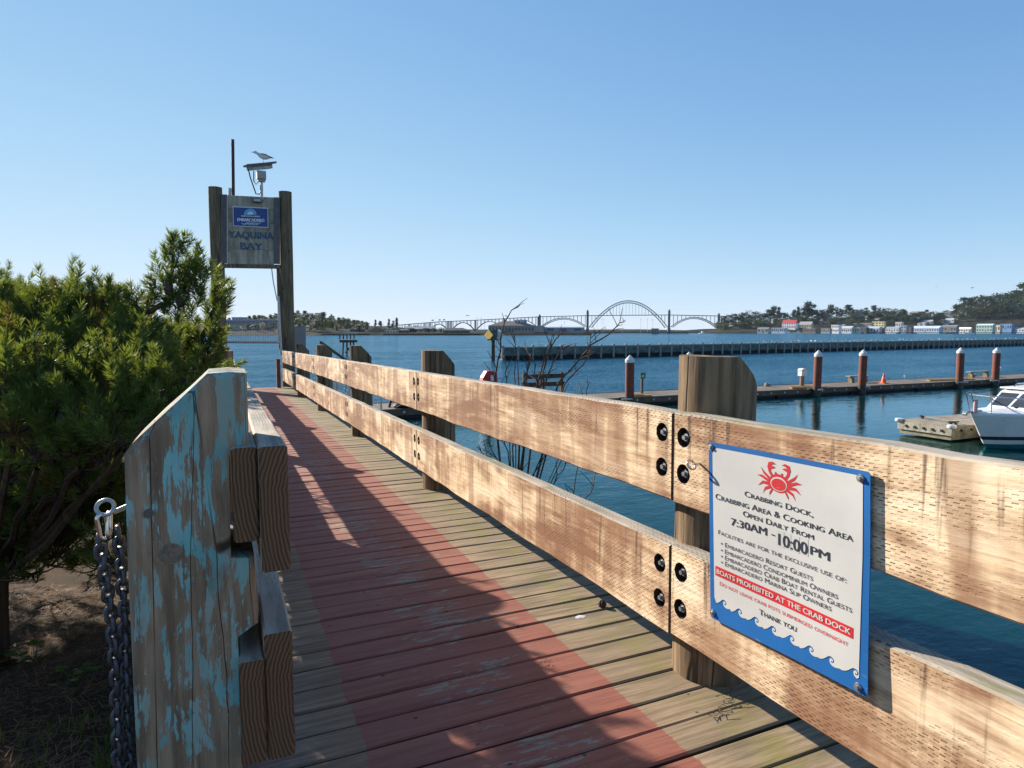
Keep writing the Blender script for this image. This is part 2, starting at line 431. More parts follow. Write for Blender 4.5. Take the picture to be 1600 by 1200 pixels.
def build_bank():
    mb = MB(); nx, ny = 74, 70; x0, x1, y0, y1 = -13., 3.2, -5., 15.
    for j in range(ny + 1):
        for i in range(nx + 1):
            x = x0 + (x1 - x0) * i / nx; y = y0 + (y1 - y0) * j / ny
            mb.v.append((x, y, bank_z(x, y)))
    for j in range(ny):
        for i in range(nx):
            a = j * (nx + 1) + i; mb.f.append((a, a + 1, a + nx + 2, a + nx + 1)); mb.m.append(0)
    mb.build('bank', M['soil'], kind='structure', smooth=60)
build_bank()

# ------------------------------------------------------------------ boardwalk planks
rng = random.Random(5)
walk = link('boardwalk', None, kind='structure')
PITCHP = .1462
DX0, DX1 = -.02, 2.02
def plank_mesh(seed, width):
    r = random.Random(seed); mb = MB(); n = 6; T = .04; c = .006
    for i in range(n + 1):
        x = DX0 + (DX1 - DX0) * i / n
        if i == 0: x += r.uniform(-.015, .015)
        if i == n: x += r.uniform(-.03, .03)
        e0 = r.uniform(-.0022, .0022); e1 = r.uniform(-.0022, .0022); cup = r.uniform(-.0015, .0015)
        w0, w1 = -width / 2 + e0, width / 2 + e1
        mb.v += [(x, w0, -T), (x, w0, -c), (x, w0 + c, cup), (x, 0, -.001 + cup * .5), (x, w1 - c, cup), (x, w1, -c), (x, w1, -T)]
    k = 7
    for i in range(n):
        for j in range(k):
            a, b = i * k + j, i * k + (j + 1) % k
            mb.f.append((a, b, b + k, a + k)); mb.m.append(0)
    mb.f += [tuple(range(k - 1, -1, -1)), tuple(range(n * k, n * k + k))]; mb.m += [0, 0]
    return mb.mesh('plank', M['plank'], 40)
pms = [plank_mesh(i, PITCHP - .0075 - .002 * (i % 3)) for i in range(7)]
ypl = [-.9 + PITCHP * i for i in range(137)]
for i, y in enumerate(ypl):
    link('plank', pms[(i * 3 + i // 7) % 7], walk, (rng.uniform(-.006, .006), y, dz(y) + rng.uniform(-.0025, .0025)),
         (-math.atan(SLOPE) + rng.uniform(-.008, .008), rng.uniform(-.0015, .0015), rng.uniform(-.0025, .0025)))
for sx in (.12, .85, 1.75):                                   # joists carrying the planks
    mb = MB(); mb.bar((sx, -1, dz(-1) - .15), (sx, 19.1, dz(19.1) - .15), .09, .2); mb.build('joist', M['dark_wood'], walk)
for i in range(6):
    y = 1.9 + 3.45 * i
    mb = MB(); mb.bar((-.1, y + .25, dz(y) - .37), (2.0, y + .25, dz(y) - .37), .14, .22); mb.build('cross_beam', M['dark_wood'], walk)
    for xx in (.15, 1.7):
        mb = MB(); mb.tube([(xx, y + .25, dz(y) - .4), (xx, y + .25, WATER - 1.5)], .14, 12); mb.build('pile', M['dark_wood'], walk, 40)

# ------------------------------------------------------------------ railings
def board_mesh(L, Hh, T, holes, seed, name='rail_board', hr=.0355, drop=None):
    """Board lying along +X, front face at y=0 looking to -Y, with countersunk bolt holes and worn edges."""
    r = random.Random(seed); c = .006
    n = max(6, int(L / .16))
    bm = bmesh.new()
    def edge(z0, s, amp):
        return [(L * i / n, z0 + amp * fbm(L * i / n * 3.1 + seed * 7.3, s, 0, 3)) for i in range(n + 1)]
    lo, hi = edge(0., 1.7, .009), edge(Hh, 9.1, .006)
    def ring(y, ins):
        p = [(x + (ins if i == 0 else -ins if i == n else 0), y, z + ins) for i, (x, z) in enumerate(lo)]
        p += [(x + (ins if i == 0 else -ins if i == n else 0), y, z - ins) for i, (x, z) in reversed(list(enumerate(hi)))]
        return [bm.verts.new(q) for q in p]
    A, B, C, D = ring(0, c), ring(c, 0), ring(T - c, 0), ring(T, c)
    def bridge(P, Q, mi=0):
        m = len(P)
        for i in range(m):
            j = (i + 1) % m
            f = bm.faces.new((P[i], P[j], Q[j], Q[i])); f.material_index = mi
            if i == n or i == m - 1: f.material_index = 1      # the two sawn ends
    bridge(A, B); bridge(B, C); bridge(C, D)
    bm.faces.new(list(reversed(D)))
    edges = [bm.edges.get((A[i], A[(i + 1) % len(A)])) for i in range(len(A))]
    K = 18
    for hx, hz in holes:
        ro = [bm.verts.new((hx + hr * (1 + .05 * sin(3 * k + seed)) * cos(2*pi*k/K), 0, hz + hr * sin(2*pi*k/K))) for k in range(K)]
        ri = [bm.verts.new((v.co.x, .030, v.co.z)) for v in ro]
        for k in range(K):
            f = bm.faces.new((ro[k], ri[k], ri[(k+1) % K], ro[(k+1) % K])); f.material_index = 2
        f = bm.faces.new(ri); f.material_index = 2
        edges += [bm.edges.get((ro[k], ro[(k+1) % K])) for k in range(K)]
    bmesh.ops.triangle_fill(bm, edges=edges, use_beauty=True)
    bmesh.ops.recalc_face_normals(bm, faces=bm.faces)
    me = bpy.data.meshes.new(name); bm.to_mesh(me); bm.free()
    for k in ('rail', 'end', 'hole'): me.materials.append(M[k])
    return me
def bolt_mesh():
    mb = MB()                                               # washer, nut and thread end, axis along -Y
    def disc(r, y0, y1, n, ph=0.):
        vs = [(r*cos(2*pi*k/n+ph), y0, r*sin(2*pi*k/n+ph)) for k in range(n)] + [(r*cos(2*pi*k/n+ph), y1, r*sin(2*pi*k/n+ph)) for k in range(n)]
        mb.add(vs, [tuple(range(n)), tuple(range(2*n-1, n-1, -1))] + [(k, n+k, n+(k+1)%n, (k+1)%n) for k in range(n)])
    disc(.025, .029, .026, 16); disc(.0155, .026, .010, 6, .3); disc(.0085, .010, -.001, 10)
    return mb.mesh('bolt', M['galv'])
BOLT = bolt_mesh()

def round_pole(name, r, h0, htop, cutx, cutslope, seed, mat, parent, x, y, zb, sgn=1):
    """Round post from depth h0 below its origin to htop, its outer top sawn off on a slant."""
    N = 30; angs = [2 * pi * k / N for k in range(N)]
    ca = math.acos(cutx / r); angs = sorted(angs + [ca, 2 * pi - ca])
    mb = MB(); zs = [-h0] + [htop * t for t in (-.05, .1, .25, .4, .55, .68, .80)]
    n = len(angs)
    for z in zs + ['top']:
        for a in angs:
            rr = r * (1 + .035 * fbm(cos(a) * 1.3 + seed, sin(a) * 1.3, (z if z != 'top' else htop) * .7) + .012 * fbm(cos(a) * 9 + seed, sin(a) * 9, 0))
            px, py = rr * cos(a) * sgn, rr * sin(a)
            zz = z if z != 'top' else htop - max(0., rr * cos(a) - cutx) * cutslope
            if z != 'top': zz = min(z, htop - max(0., rr * cos(a) - cutx) * cutslope - .02)
            mb.v.append((px, py, zz))
    for i in range(len(zs)):
        for k in range(n):
            mb.f.append((i*n+k, i*n+(k+1)%n, (i+1)*n+(k+1)%n, (i+1)*n+k)); mb.m.append(0)
    o = len(zs) * n
    flat = [k for k, a in enumerate(angs) if ca - 1e-6 <= a <= 2*pi - ca + 1e-6]
    slant = [k for k, a in enumerate(angs) if a >= 2*pi - ca - 1e-6] + [k for k, a in enumerate(angs) if a <= ca + 1e-6]
    mb.f += [tuple(o + k for k in flat), tuple(o + k for k in slant)]; mb.m += [0, 0]
    return mb.build(name, mat, parent, 38, (x, y, zb))

XR = 1.49; TB = .075
RH = (.1785, .5176, .685, 1.014)                            # lower board bottom/top, upper board bottom/top above the deck
PYS = [1.895 + 3.45 * i for i in range(-1, 5)] + [18.95]
rr_ = thing('timber_railing', 'sunlit timber railing of two wide bolted boards on round posts, right of the boardwalk', 'railing', (XR, 0, 0))
slope_rot = math.atan(SLOPE)
def rail_boards(parent, ys, flip, x, seed, first_end=None):
    """Two courses of boards between joints ys. Front looks to -X (flip False) or +X (flip True)."""
    for i in range(len(ys) - 1):
        ya, yb = ys[i], ys[i + 1]; L = yb - ya - .004
        for c, (h0, h1) in enumerate(((RH[0], RH[1]), (RH[2], RH[3]))):
            Hh = h1 - h0; hz = (Hh * .34, Hh * .74)
            ho = [(d, z + .004 * ((i + c) % 2)) for d in (.058, L - .062) for z in hz]
            me = board_mesh(L, Hh, TB, ho, seed + i * 2 + c)
            # board X runs towards -Y (from yb to ya) when it looks to -X
            if not flip:
                o = link('rail_board', me, parent, (x - parent.location.x, yb - .002, dz(yb) + h0), (0, -slope_rot, -pi / 2))
            else:
                o = link('rail_board', me, parent, (x - parent.location.x, ya + .002, dz(ya) + h0), (0, slope_rot, pi / 2))
            for d, z in ho: link('bolt', BOLT, o, (d, 0, z), (0, random.Random(d * 99 + z).uniform(0, 1), 0))
rail_boards(rr_, [PYS[0] - 2.2] + PYS, False, XR, 11)
for i, y in enumerate(PYS[:-1]):
    round_pole('post', .142, .9, 1.205 + (.0, .012, -.012, .01, 0, 0)[i], -.0 - (.02 if i % 2 else 0), 1.0, i * 3.7, M['pole'], rr_, .198, y + .005, dz(y))
# eye bolt screwed into the upper board, left of the notice
def eye_bolt_mesh(ring_r=.017, wire=.0042, shank=.035):
    mb = MB(); K = 18
    mb.tube([(0, 0, 0), (0, -shank, 0)], wire, 8)
    pts = [(ring_r * sin(a) , -shank - ring_r + ring_r * cos(a), 0) for a in [2*pi*k/K*.93 for k in range(K + 1)]]
    mb.tube(pts, wire, 8); return mb
e = PX(1093, 724, XR)
eye_bolt_mesh().build('eye_bolt', M['steel'], rr_, 50, (XR + .01 - rr_.location.x, e.y, e.z), (0, radians(55), -pi / 2 + .15))

# left railing: square painted end post, then the same boards
XL = .142
lr = thing('timber_railing', 'shaded timber railing left of the boardwalk, ending at a square post with flaking turquoise paint', 'railing', (XL, 0, 0))
LY = [1.72] + [1.92 + 3.45 * i for i in range(1, 5)] + [18.9]
for i in range(len(LY) - 1):
    ya, yb = LY[i], LY[i + 1]; L = yb - ya - .004
    for c, (h0, h1) in enumerate(((RH[0], RH[1]), (RH[2], RH[3]))):
        Hh = h1 - h0; ho = [(d, z) for d in (.2 if i == 0 else .058, L - .062) for z in (Hh * .34, Hh * .74)]
        o = link('rail_board', board_mesh(L, Hh, .070, ho, 60 + i * 2 + c), lr, (0, ya + .002 + (.02 if (i == 0 and c == 0) else 0), dz(ya) + h0), (0, slope_rot, pi / 2))
        for d, z in ho: link('bolt', BOLT, o, (d, 0, z))
for i, y in enumerate([1.92 + 3.45 * k for k in range(1, 5)]):
    round_pole('post', .142, .9, 1.21, -.02, 1.0, 40 + i * 2.3, M['pole'], lr, -.07 - .142 - XL + .142, y, dz(y), sgn=-1)
# packing blocks between post and boards
for c, (h0, h1) in enumerate(((.44 - .26, .455), (RH[2] + .085, RH[3] - .002))):
    me = board_mesh(.34, h1 - h0, .062, [], 80 + c, 'packing_block')
    link('packing_block', me, lr, (-.0715, 1.735 + .012 * c, dz(1.73) + h0), (0, slope_rot, pi / 2))
# the painted square end post: profile sawn on a slant, notched for the packing blocks
def end_post():
    y0, y1 = 1.79, 2.07; r = random.Random(3)
    zt = -.108; zb = -2.4
    prof = [(-.236, zb), (-.232, -.62), (-.229, -.297), (-.21, -.272), (-.15, -.212), (-.09, -.155), (-.040, -.106), (.012, -.103), (.053, -.108),
            (.053, -.302), (.004, -.304), (.0, -.585), (.056, -.59), (.060, -.775), (.010, -.80), (.008, zb)]
    mb = MB(); n = len(prof); cc = .012
    def rg(y, ins):
        cx = sum(p[0] for p in prof) / n; out = []
        for (x, z) in prof:
            xx = x + (ins if x < -.1 else -ins if x > .03 else 0); zz = z - (ins if z > -.5 else 0)
            out.append((xx + r.uniform(-.0012, .0012), y, zz + r.uniform(-.001, .001)))
        return out
    for y, ins in ((y0, cc), (y0 + cc, 0), (y1 - cc, 0), (y1, cc)): mb.v += rg(y, ins)
    for i in range(3):
        for k in range(n): mb.f.append((i*n+k, i*n+(k+1)%n, (i+1)*n+(k+1)%n, (i+1)*n+k)); mb.m.append(0)
    mb.f += [tuple(range(n)), tuple(range(4*n-1, 3*n-1, -1))]; mb.m += [0, 0]
    p = mb.build('post', M['blue_post'], lr, 25, (-XL, 0, 0), label='square end post with flaking turquoise paint and slanted top')
    # plugged bolt hole and a small bolt on the face
    b = PY(268, 865, y0); mb = MB(); K = 20
    for rr, yy in ((.026, 0), (.026, -.004), (.0225, -.0045), (.0225, -.002)):
        mb.v += [(rr * cos(2*pi*k/K), yy, rr * sin(2*pi*k/K)) for k in range(K)]
    for i in range(3):
        for k in range(K): mb.f.append((i*K+k, i*K+(k+1)%K, (i+1)*K+(k+1)%K, (i+1)*K+k)); mb.m.append(0)
    mb.f.append(tuple(range(3*K, 4*K))); mb.m.append(0)
    mb.tube([(0, -.002, 0), (0, -.006, 0)], .005, 10)
    mb.build('wood_plug', plain('plug_wood', (.21, .16, .115), .8, 0., .35, 60, bump=.5), p, 30, tuple(b))
    q = PY(171 + 0, 803, y0)
    b2 = PY(232, 802, y0); mb = MB(); mb.tube([(0, .004, 0), (0, -.006, 0)], .011, 12); mb.tube([(0, -.006, 0), (0, -.011, 0)], .0065, 6)
    mb.build('bolt', plain('weathered_bolt', (.16, .14, .12), .6, .4, .3, 40), p, 30, tuple(b2))
    # eye bolt on the left side carrying the chain
    e = PY(200, 783, 1.90); zc = e.z
    eb = MB(); eb.tube([(-.225, 1.86, zc), (-.262, 1.845, zc - .012)], .0062, 10)
    C = Vector((-.278, 1.836, zc + .004)); K = 22
    eb.tube([C + Vector((cos(a) * .019 , sin(a) * .008, sin(a) * .017)) for a in [2*pi*k/K for k in range(K + 1)]], .0050, 8, cap=False)
    eb.build('eye_bolt', M['galv'], p, 50)
    return C
CH = end_post()

# ------------------------------------------------------------------ chain doubled over the eye bolt
def chain_link_mesh(l, w, r):
    mb = MB(); pts = []; K = 8; a = l / 2 - w / 2
    for k in range(K + 1): an = -pi/2 + pi*k/K; pts.append((w/2*sin(an + pi/2) if False else w/2*cos(an + pi/2) * -1, 0, 0))
    pts = []
    for k in range(K + 1): an = pi * k / K; pts.append((w/2 * cos(an), 0, a + w/2 * sin(an)))
    for k in range(K + 1): an = pi + pi * k / K; pts.append((w/2 * cos(an), 0, -a + w/2 * sin(an)))
    pts.append(pts[0]); mb.tube(pts, r, 8, cap=False); return mb
CL, CWd, CRd = .038, .0215, .0056
LINK = chain_link_mesh(CL, CWd, CRd).mesh('chain_link', M['chain'], 60)
LNK2 = chain_link_mesh(.062, .020, .0052).mesh('chain_link', M['steel'], 60)
ch = thing('chain', 'dark steel chain hanging doubled from an eye bolt on the turquoise end post', 'chain', tuple(CH))
pitch_c = CL - 2 * CRd
for s, dx in enumerate((-.017, .014)):
    link('chain_link', LNK2, ch, (dx * .35, -.006 + .012 * s, -.046), (0, (.12, -.16)[s] * -1, .5 + s * .9))
    for k in range(29):
        z = -.085 - k * pitch_c + (.0 if s == 0 else .013)
        sway = .011 * sin(k * .16 + s) + dx + .0009 * k
        link('chain_link', LINK, ch, (sway, .006 * sin(k * .3 + s * 2), z), (rng.uniform(-.06, .06), rng.uniform(-.10, .10), (.45 if k % 2 else .45 + pi / 2) + rng.uniform(-.22, .22)))
# ------------------------------------------------------------------ crabbing notice on the right railing
SQ = [Vector((1.692, -.368)), Vector((1.661, -.964)), Vector((1.098, -.353)), Vector((1.07, -.928))]   # y,z of TL BL TR BR
def sgn_pt(u, v, off=0.):
    p = SQ[0]*(1-u)*(1-v) + SQ[2]*u*(1-v) + SQ[1]*(1-u)*v + SQ[3]*u*v
    bow = .012 * max(0, u - .55) * max(0, v - .35) * 4 * (1 - .3 * v) - .006 * sin(pi * u) * (1 - v)
    return Vector((XR - .014 - bow - off, p.x, p.y))
notice = thing('notice_board', 'white crabbing dock notice with blue border and red crab, screwed to the right railing', 'sign', tuple(sgn_pt(.5, 1.)))
NL = Vector(notice.location)
def sheet_uv(name, poly, off, mat, grid=None, thick=0.):
    """Flat shape given in notice coordinates, cut into the notice's own slight curve."""
    bm = bmesh.new(); vs = [bm.verts.new((u, v, 0)) for u, v in poly]; bm.faces.new(vs)
    if grid:
        for k in range(1, grid):
            for co, no in (((k / grid, 0, 0), (1, 0, 0)), ((0, k / grid, 0), (0, 1, 0))):
                g = bm.verts[:] + bm.edges[:] + bm.faces[:]
                bmesh.ops.bisect_plane(bm, geom=g, plane_co=co, plane_no=no)
    bmesh.ops.triangulate(bm, faces=bm.faces)
    if thick:
        r = bmesh.ops.extrude_face_region(bm, geom=bm.faces[:])
        for v in r['geom']:
            if isinstance(v, bmesh.types.BMVert): v.co.z = -thick
    for v in bm.verts: v.co = sgn_pt(v.co.x, v.co.y, off + v.co.z) - NL
    if thick: bmesh.ops.recalc_face_normals(bm, faces=bm.faces)
    else:
        for f in bm.faces:
            f.normal_update()
            if f.normal.x > 0: f.normal_flip()
    me = bpy.data.meshes.new(name); bm.to_mesh(me); bm.free(); me.materials.append(mat)
    return link(name, me, notice)
def rrect(u0, u1, v0, v1, r, n=6):
    out = []
    for cu, cv, a0 in ((u1-r, v1-r, 0), (u0+r, v1-r, pi/2), (u0+r, v0+r, pi), (u1-r, v0+r, 3*pi/2)):
        for k in range(n + 1): a = a0 + pi/2*k/n; out.append((cu + r*cos(a), cv + r*sin(a)))
    return out
def paintmat(name, col, rough=.45, var=.12):
    t = NT(name); c = t.n('NewGeometry').outputs['Position']
    a = t.noise(c, (5, 5, 5), 1., 5.); b = t.noise(c, (8, 30, 90), 1., 4.)
    cc = t.mix(t.ramp(a, .3, .7), tuple(v*(1-var) for v in col), tuple(min(1, v*(1+var)) for v in col))
    cc = t.mix(t.ramp(b, .66, .74, 0., .30), cc, (.35, .32, .27))
    return t.done(t.bsdf(cc, rough, 0., None, .4))
M['s_blue'] = paintmat('sign_blue', (.008, .105, .32)); M['s_white'] = paintmat('sign_white', (.485, .48, .46), .5, .05)
M['s_black'] = paintmat('sign_black', (.022, .022, .03), .5); M['s_red'] = paintmat('sign_red', (.50, .018, .026), .5)
M['s_vinyl'] = paintmat('sign_vinyl', (.46, .46, .45), .35, .06)
sheet_uv('panel', rrect(0, 1, 0, 1, .02, 4), 0., M['s_blue'], 8, .003)
# white field with a scroll of waves along its foot
tips = [(.109,.87),(.226,.880),(.344,.884),(.46,.890),(.576,.893),(.692,.899),(.807,.902),(.934,.903)]
field = []
for k in range(7): a = pi + pi/2*k/6; field.append((.032+.045+.045*cos(a), .027+.045+.045*sin(a)))
for k in range(7): a = 3*pi/2 + pi/2*k/6; field.append((.966-.04+.04*cos(a), .024+.04+.04*sin(a)))
field += [(.965, .40), (.961, .70), (.958, .872)]
low = [(.958, .930)]
for i in range(len(tips) - 1, -1, -1):
    u, v = tips[i]; s = .030
    # curl (blue) drawn as a notch: crest up-left, hooking to the right
    curl = [(.050, .036), (.030, .041), (.013, .040), (.001, .033), (-.004, .022), (-.002, .012), (.004, .007), (.012, .008), (.0165, .014), (.0155, .020), (.011, .0215), (.0085, .018),
            (.0045, .018), (.006, .0245), (.013, .027), (.0205, .022), (.0225, .012), (.016, .003), (.005, -.001), (-.007, .001), (-.018, .010), (-.030, .021), (-.044, .030), (-.058, .035)]
    if i == len(tips) - 1: curl = curl[2:]
    for a, b in curl:
        q = (u + a, v + b - .006)
        if q[0] < .957 and q[0] > .036: low.append(q)
low.append((.036, .880 - .01))
field += low
sheet_uv('white_field', field, .0012, M['s_white'], 8)
def text_mesh(s, mat, u0, u1, vb, cap, vb1=None, off=.0024, small=.80, bold=0., name='lettering', parent=None, fit=None, dbl=(-.00012, -.0011, 0)):
    cu = bpy.data.curves.new(name, 'FONT'); cu.body = s; cu.small_caps_scale = small
    for ch_ in cu.body_format: ch_.use_small_caps = True
    cu.size = 1.0; cu.offset = bold; cu.resolution_u = 3; cu.fill_mode = 'FRONT'
    ob = bpy.data.objects.new('lettering', cu); COL.objects.link(ob)
    bpy.context.view_layer.update()
    me = bpy.data.meshes.new_from_object(ob); bpy.data.objects.remove(ob); bpy.data.curves.remove(cu)
    xs = [v.co.x for v in me.vertices]; a, b = min(xs), max(xs)
    for v in me.vertices:
        t_ = (v.co.x - a) / (b - a)
        u = u0 + (u1 - u0) * t_; base = vb + ((vb1 if vb1 is not None else vb) - vb) * t_
        vv = base - v.co.y / .73 * cap
        v.co = (fit(u, vv) if fit else sgn_pt(u, vv, off) - NL)
    if dbl:                                                 # a second, slightly shifted pass makes the strokes bold
        bm = bmesh.new(); bm.from_mesh(me); r = bmesh.ops.duplicate(bm, geom=bm.verts[:] + bm.edges[:] + bm.faces[:])
        for v in r['geom']:
            if isinstance(v, bmesh.types.BMVert): v.co += Vector(dbl)
        bm.to_mesh(me); bm.free()
    me.materials.clear(); me.materials.append(mat)
    return link(name, me, parent or notice)
TX = [('Crabbing Dock,', 's_black', .271, .705, .255, .031, .268), ('Crabbing Area & Cooking Area', 's_black', .054, .919, .312, .033, .328),
      ('Open Daily From', 's_black', .259, .709, .363, .031, .376), ('Facilities are for the exclusive use of:', 's_black', .074, .889, .505, .026, .525),
      ('\u2022 Embarcadero Resort Guests', 's_black', .094, .707, .565, .027, .574), ('\u2022 Embarcadero Condominium Owners', 's_black', .094, .846, .602, .027, .614),
      ('\u2022 Embarcadero Crab Boat Rental Guests', 's_black', .094, .919, .636, .027, .650), ('\u2022 Embarcadero Marina Slip Owners', 's_black', .094, .812, .669, .027, .682),
      ('Do not leave crab pots submerged overnight', 's_red', .082, .902, .789, .023, .810), ('Thank you', 's_black', .372, .611, .853, .031, .857)]
for s, m, u0, u1, v0, cap, v1 in TX: text_mesh(s, M[m], u0, u1, v0, cap, v1, dbl=(-.00012, -.0005, 0) if cap > .03 else None)
text_mesh('7:30AM -', M['s_black'], .171, .472, .432, .042, .427, small=1., dbl=(-.00012, -.0018, 0))
text_mesh('PM', M['s_black'], .690, .796, .449, .044, .452, small=1., dbl=(-.00012, -.0018, 0))
for u0, u1 in ((.486, .532), (.535, .575), (.580, .627), (.630, .678)):
    sheet_uv('vinyl_square', [(u0, .380), (u1, .382), (u1, .466), (u0, .463)], .0018, M['s_vinyl'])
text_mesh('10:00', M['s_black'], .497, .672, .455, .062, .458, off=.0028, small=1., dbl=(-.00012, -.0022, 0))
sheet_uv('red_band', [(.048, .689), (.926, .716), (.926, .766), (.047, .743)], .0022, M['s_red'], 8)
text_mesh('BOATS PROHIBITED AT THE CRAB DOCK', M['s_white'], .060, .914, .729, .027, .752, off=.0032, small=1., dbl=(-.00012, -.0018, 0))
# red crab emblem
def crab():
    cu_, cv = .499, .135
    def E(name, pts, off=.0022, mat='s_red'): sheet_uv(name, [(cu_ + a, cv + b) for a, b in pts], off, M[mat])
    def ell(cx, cy, rx, ry, n=20, a0=0., a1=2*pi): return [(cx + rx*cos(a0+(a1-a0)*k/n), cy + ry*sin(a0+(a1-a0)*k/n)) for k in range(n + (0 if a1-a0 > 6.2 else 1))]
    # shell ring and plate
    E('crab_shell', ell(0, .010, .062, .047) )
    E('crab_gap', ell(0, .014, .052, .036), .0026, 's_white')
    E('crab_plate', ell(0, .016, .046, .030), .0030)
    for s in (-1, 1):
        E('crab_eye', ell(s*.020, -.038, .006, .007, 10))
        E('crab_claw_arm', [(s*.045, -.012), (s*.066, -.040), (s*.072, -.066), (s*.056, -.066), (s*.050, -.042), (s*.034, -.022)][::s])
        E('crab_claw', [(s*.074, -.060), (s*.066, -.088), (s*.040, -.094), (s*.018, -.084), (s*.040, -.080), (s*.052, -.072), (s*.034, -.072), (s*.022, -.066), (s*.040, -.058), (s*.058, -.052)][::s])
        for k, (a, b, c_, d, e_, f_) in enumerate(((.056, -.004, .098, -.030, .118, -.058), (.060, .010, .108, -.008, .142, -.010), (.058, .022, .104, .022, .136, .044), (.050, .034, .088, .052, .106, .082), (.040, .044, .060, .074, .062, .100))):
            w = .0085
            E('crab_leg', [(s*a, b - w), (s*c_, d - w), (s*e_, f_), (s*c_, d + w*.7), (s*a, b + w)][::s])
crab()
M['screw'] = plain('screw_steel', (.42, .40, .38), .4, .8, .3, 60)
for (u, v) in ((.022, .028), (.955, .035), (.022, .965), (.955, .972)):
    mb = MB(); mb.tube([(0, 0, 0), (-.004, 0, 0)], [.011, .010], 14); mb.tube([(-.004, 0, 0), (-.009, 0, 0)], [.0062, .0055], 6)
    mb.build('screw', M['screw'], notice, 30, tuple(sgn_pt(u, v, .001) - NL))

# ------------------------------------------------------------------ tall gateway at the far end of the boardwalk
GY = 19.25
gate = thing('gateway', 'tall two-post timber gateway carrying the weathered board at the end of the boardwalk', 'gateway', (0, GY, 0))
lt, rt_ = PY(336, 293, GY), PY(445.5, 300, GY)
lb, rb = PY(345, 600, GY), PY(450, 600, GY)
for a, b, s in ((lt, lb, 1.), (rt_, rb, 5.)):
    mb = MB(); K = 22; zs = [i / 10 for i in range(11)]; foot = Vector(b); foot.z = WATER - 2
    for t_ in zs:
        p = Vector(a).lerp(foot, t_)
        for k in range(K):
            an = 2*pi*k/K; r = .172 + .008 * t_ + .008 * fbm(cos(an)*2 + s, sin(an)*2, t_*9)
            mb.v.append((p.x + r*cos(an), p.y - GY + r*sin(an), p.z))
    for i in range(10):
        for k in range(K): mb.f.append((i*K+k, i*K+(k+1)%K, (i+1)*K+(k+1)%K, (i+1)*K+k)); mb.m.append(0)
    mb.f.append(tuple(range(K))); mb.m.append(0)
    mb.build('post', M['tall_pole'], gate, 40)
def gp(px, py, dy=0.): p = PY(px, py, GY - .12 + dy); return Vector((p.x, p.y - GY, p.z))
M['board_grey'] = mat_pole('board_grey', (.42, .38, .30), (.24, .21, .16), (.03, .027, .02), sc=.5)
M['board_dark'] = plain('board_dark', (.11, .10, .10), .8, 0., .3, 5)
def hplank(px0, px1, t0, t1, b0, b1, th, mat, name, dy=0.):
    p = [gp(px0, t0, dy), gp(px1, t1, dy), gp(px1, b1, dy), gp(px0, b0, dy)]
    mb = MB(); vs = p + [q + Vector((0, th, 0)) for q in p]
    mb.add(vs, [(0,1,2,3),(7,6,5,4),(0,4,5,1),(1,5,6,2),(2,6,7,3),(3,7,4,0)]); return mb.build(name, mat, gate)
rows = [0, .19, .39, .585, .78, 1.]
for i in range(5):
    f0, f1 = rows[i], rows[i + 1] - .004
    hplank(355.2, 428, 305 + 108*f0, 308.5 + 106*f0, 305 + 108*f1, 308.5 + 106*f1, .05, M['board_grey'], 'sign_board', .012 * (i % 2))
hplank(356, 427.5, 307, 310, 408, 410, .03, M['board_dark'], 'added_backing', .066)  # added behind the planks to keep sky light out of their gaps
for px0, px1, a, b in ((345, 355, 303.5, 411), (428, 437.5, 308, 412)): hplank(px0, px1, a, a + .4, b, b + .4, .09, M['board_dark'], 'side_board', -.03)
hplank(347, 438, 412, 413.5, 418, 419.5, .14, M['tall_pole'], 'cross_beam', -.02)
p0, p1 = gp(434, 420, .1), gp(437, 470, .12)
mb = MB(); mb.bar(gp(434.5, 415, .12), gp(438, 545, .12), .09, .07, up=(0, 1, 0)); mb.build('side_rail', M['tall_pole'], gate)
mb = MB(); mb.tube([gp(424.5, 420, .05), gp(427, 440, .08), gp(433, 470, .08)], .014, 8); mb.tube([gp(435, 463, -.06), gp(440, 555, -.06)], .035, 8); mb.build('conduit', M['galv'], gate, 40)
mb = MB(); mb.tube([gp(364.5, 305, .1), gp(363.5, 218, .1)], .042, 10); mb.build('pole', plain('rusty_pole', (.09, .045, .035), .7, .3, .4, 8), gate, 40)
mb = MB(); mb.tube([gp(359, 305, .1), gp(359, 294, .1)], .04, 10); mb.build('pipe_stub', M['galv'], gate, 40)
# floodlight under the board's top edge
a, b = gp(395, 309, -.16), gp(408.5, 316, -.16)
mb = MB(); mb.box(a.x, b.x, a.y, a.y + .14, b.z, a.z); lamp = mb.build('floodlight', M['board_dark'], gate)
mb = MB(); mb.box(a.x + .02, b.x - .02, a.y - .004, a.y + .01, b.z + .015, a.z - .02); mb.build('lens', plain('lamp_glass', (.42, .40, .36), .25, 0., .15), lamp)
# painted letters YAQUINA BAY on the boards
def gfit(y):
    return lambda u, v: Vector((gp(u, v, y).x, gp(u, v, y).y, gp(u, v, y).z))
M['faded_blue'] = plain('faded_blue_paint', (.055, .10, .16), .8, 0., .45, 9)
text_mesh('YAQUINA', M['faded_blue'], 357.5, 427, 371.5, 11.5, 374, small=1., parent=gate, fit=gfit(-.008), dbl=(.016, -.001, 0))
text_mesh('BAY', M['faded_blue'], 375.5, 409, 389, 11, 390.5, small=1., parent=gate, fit=gfit(-.008), dbl=(.016, -.001, 0))
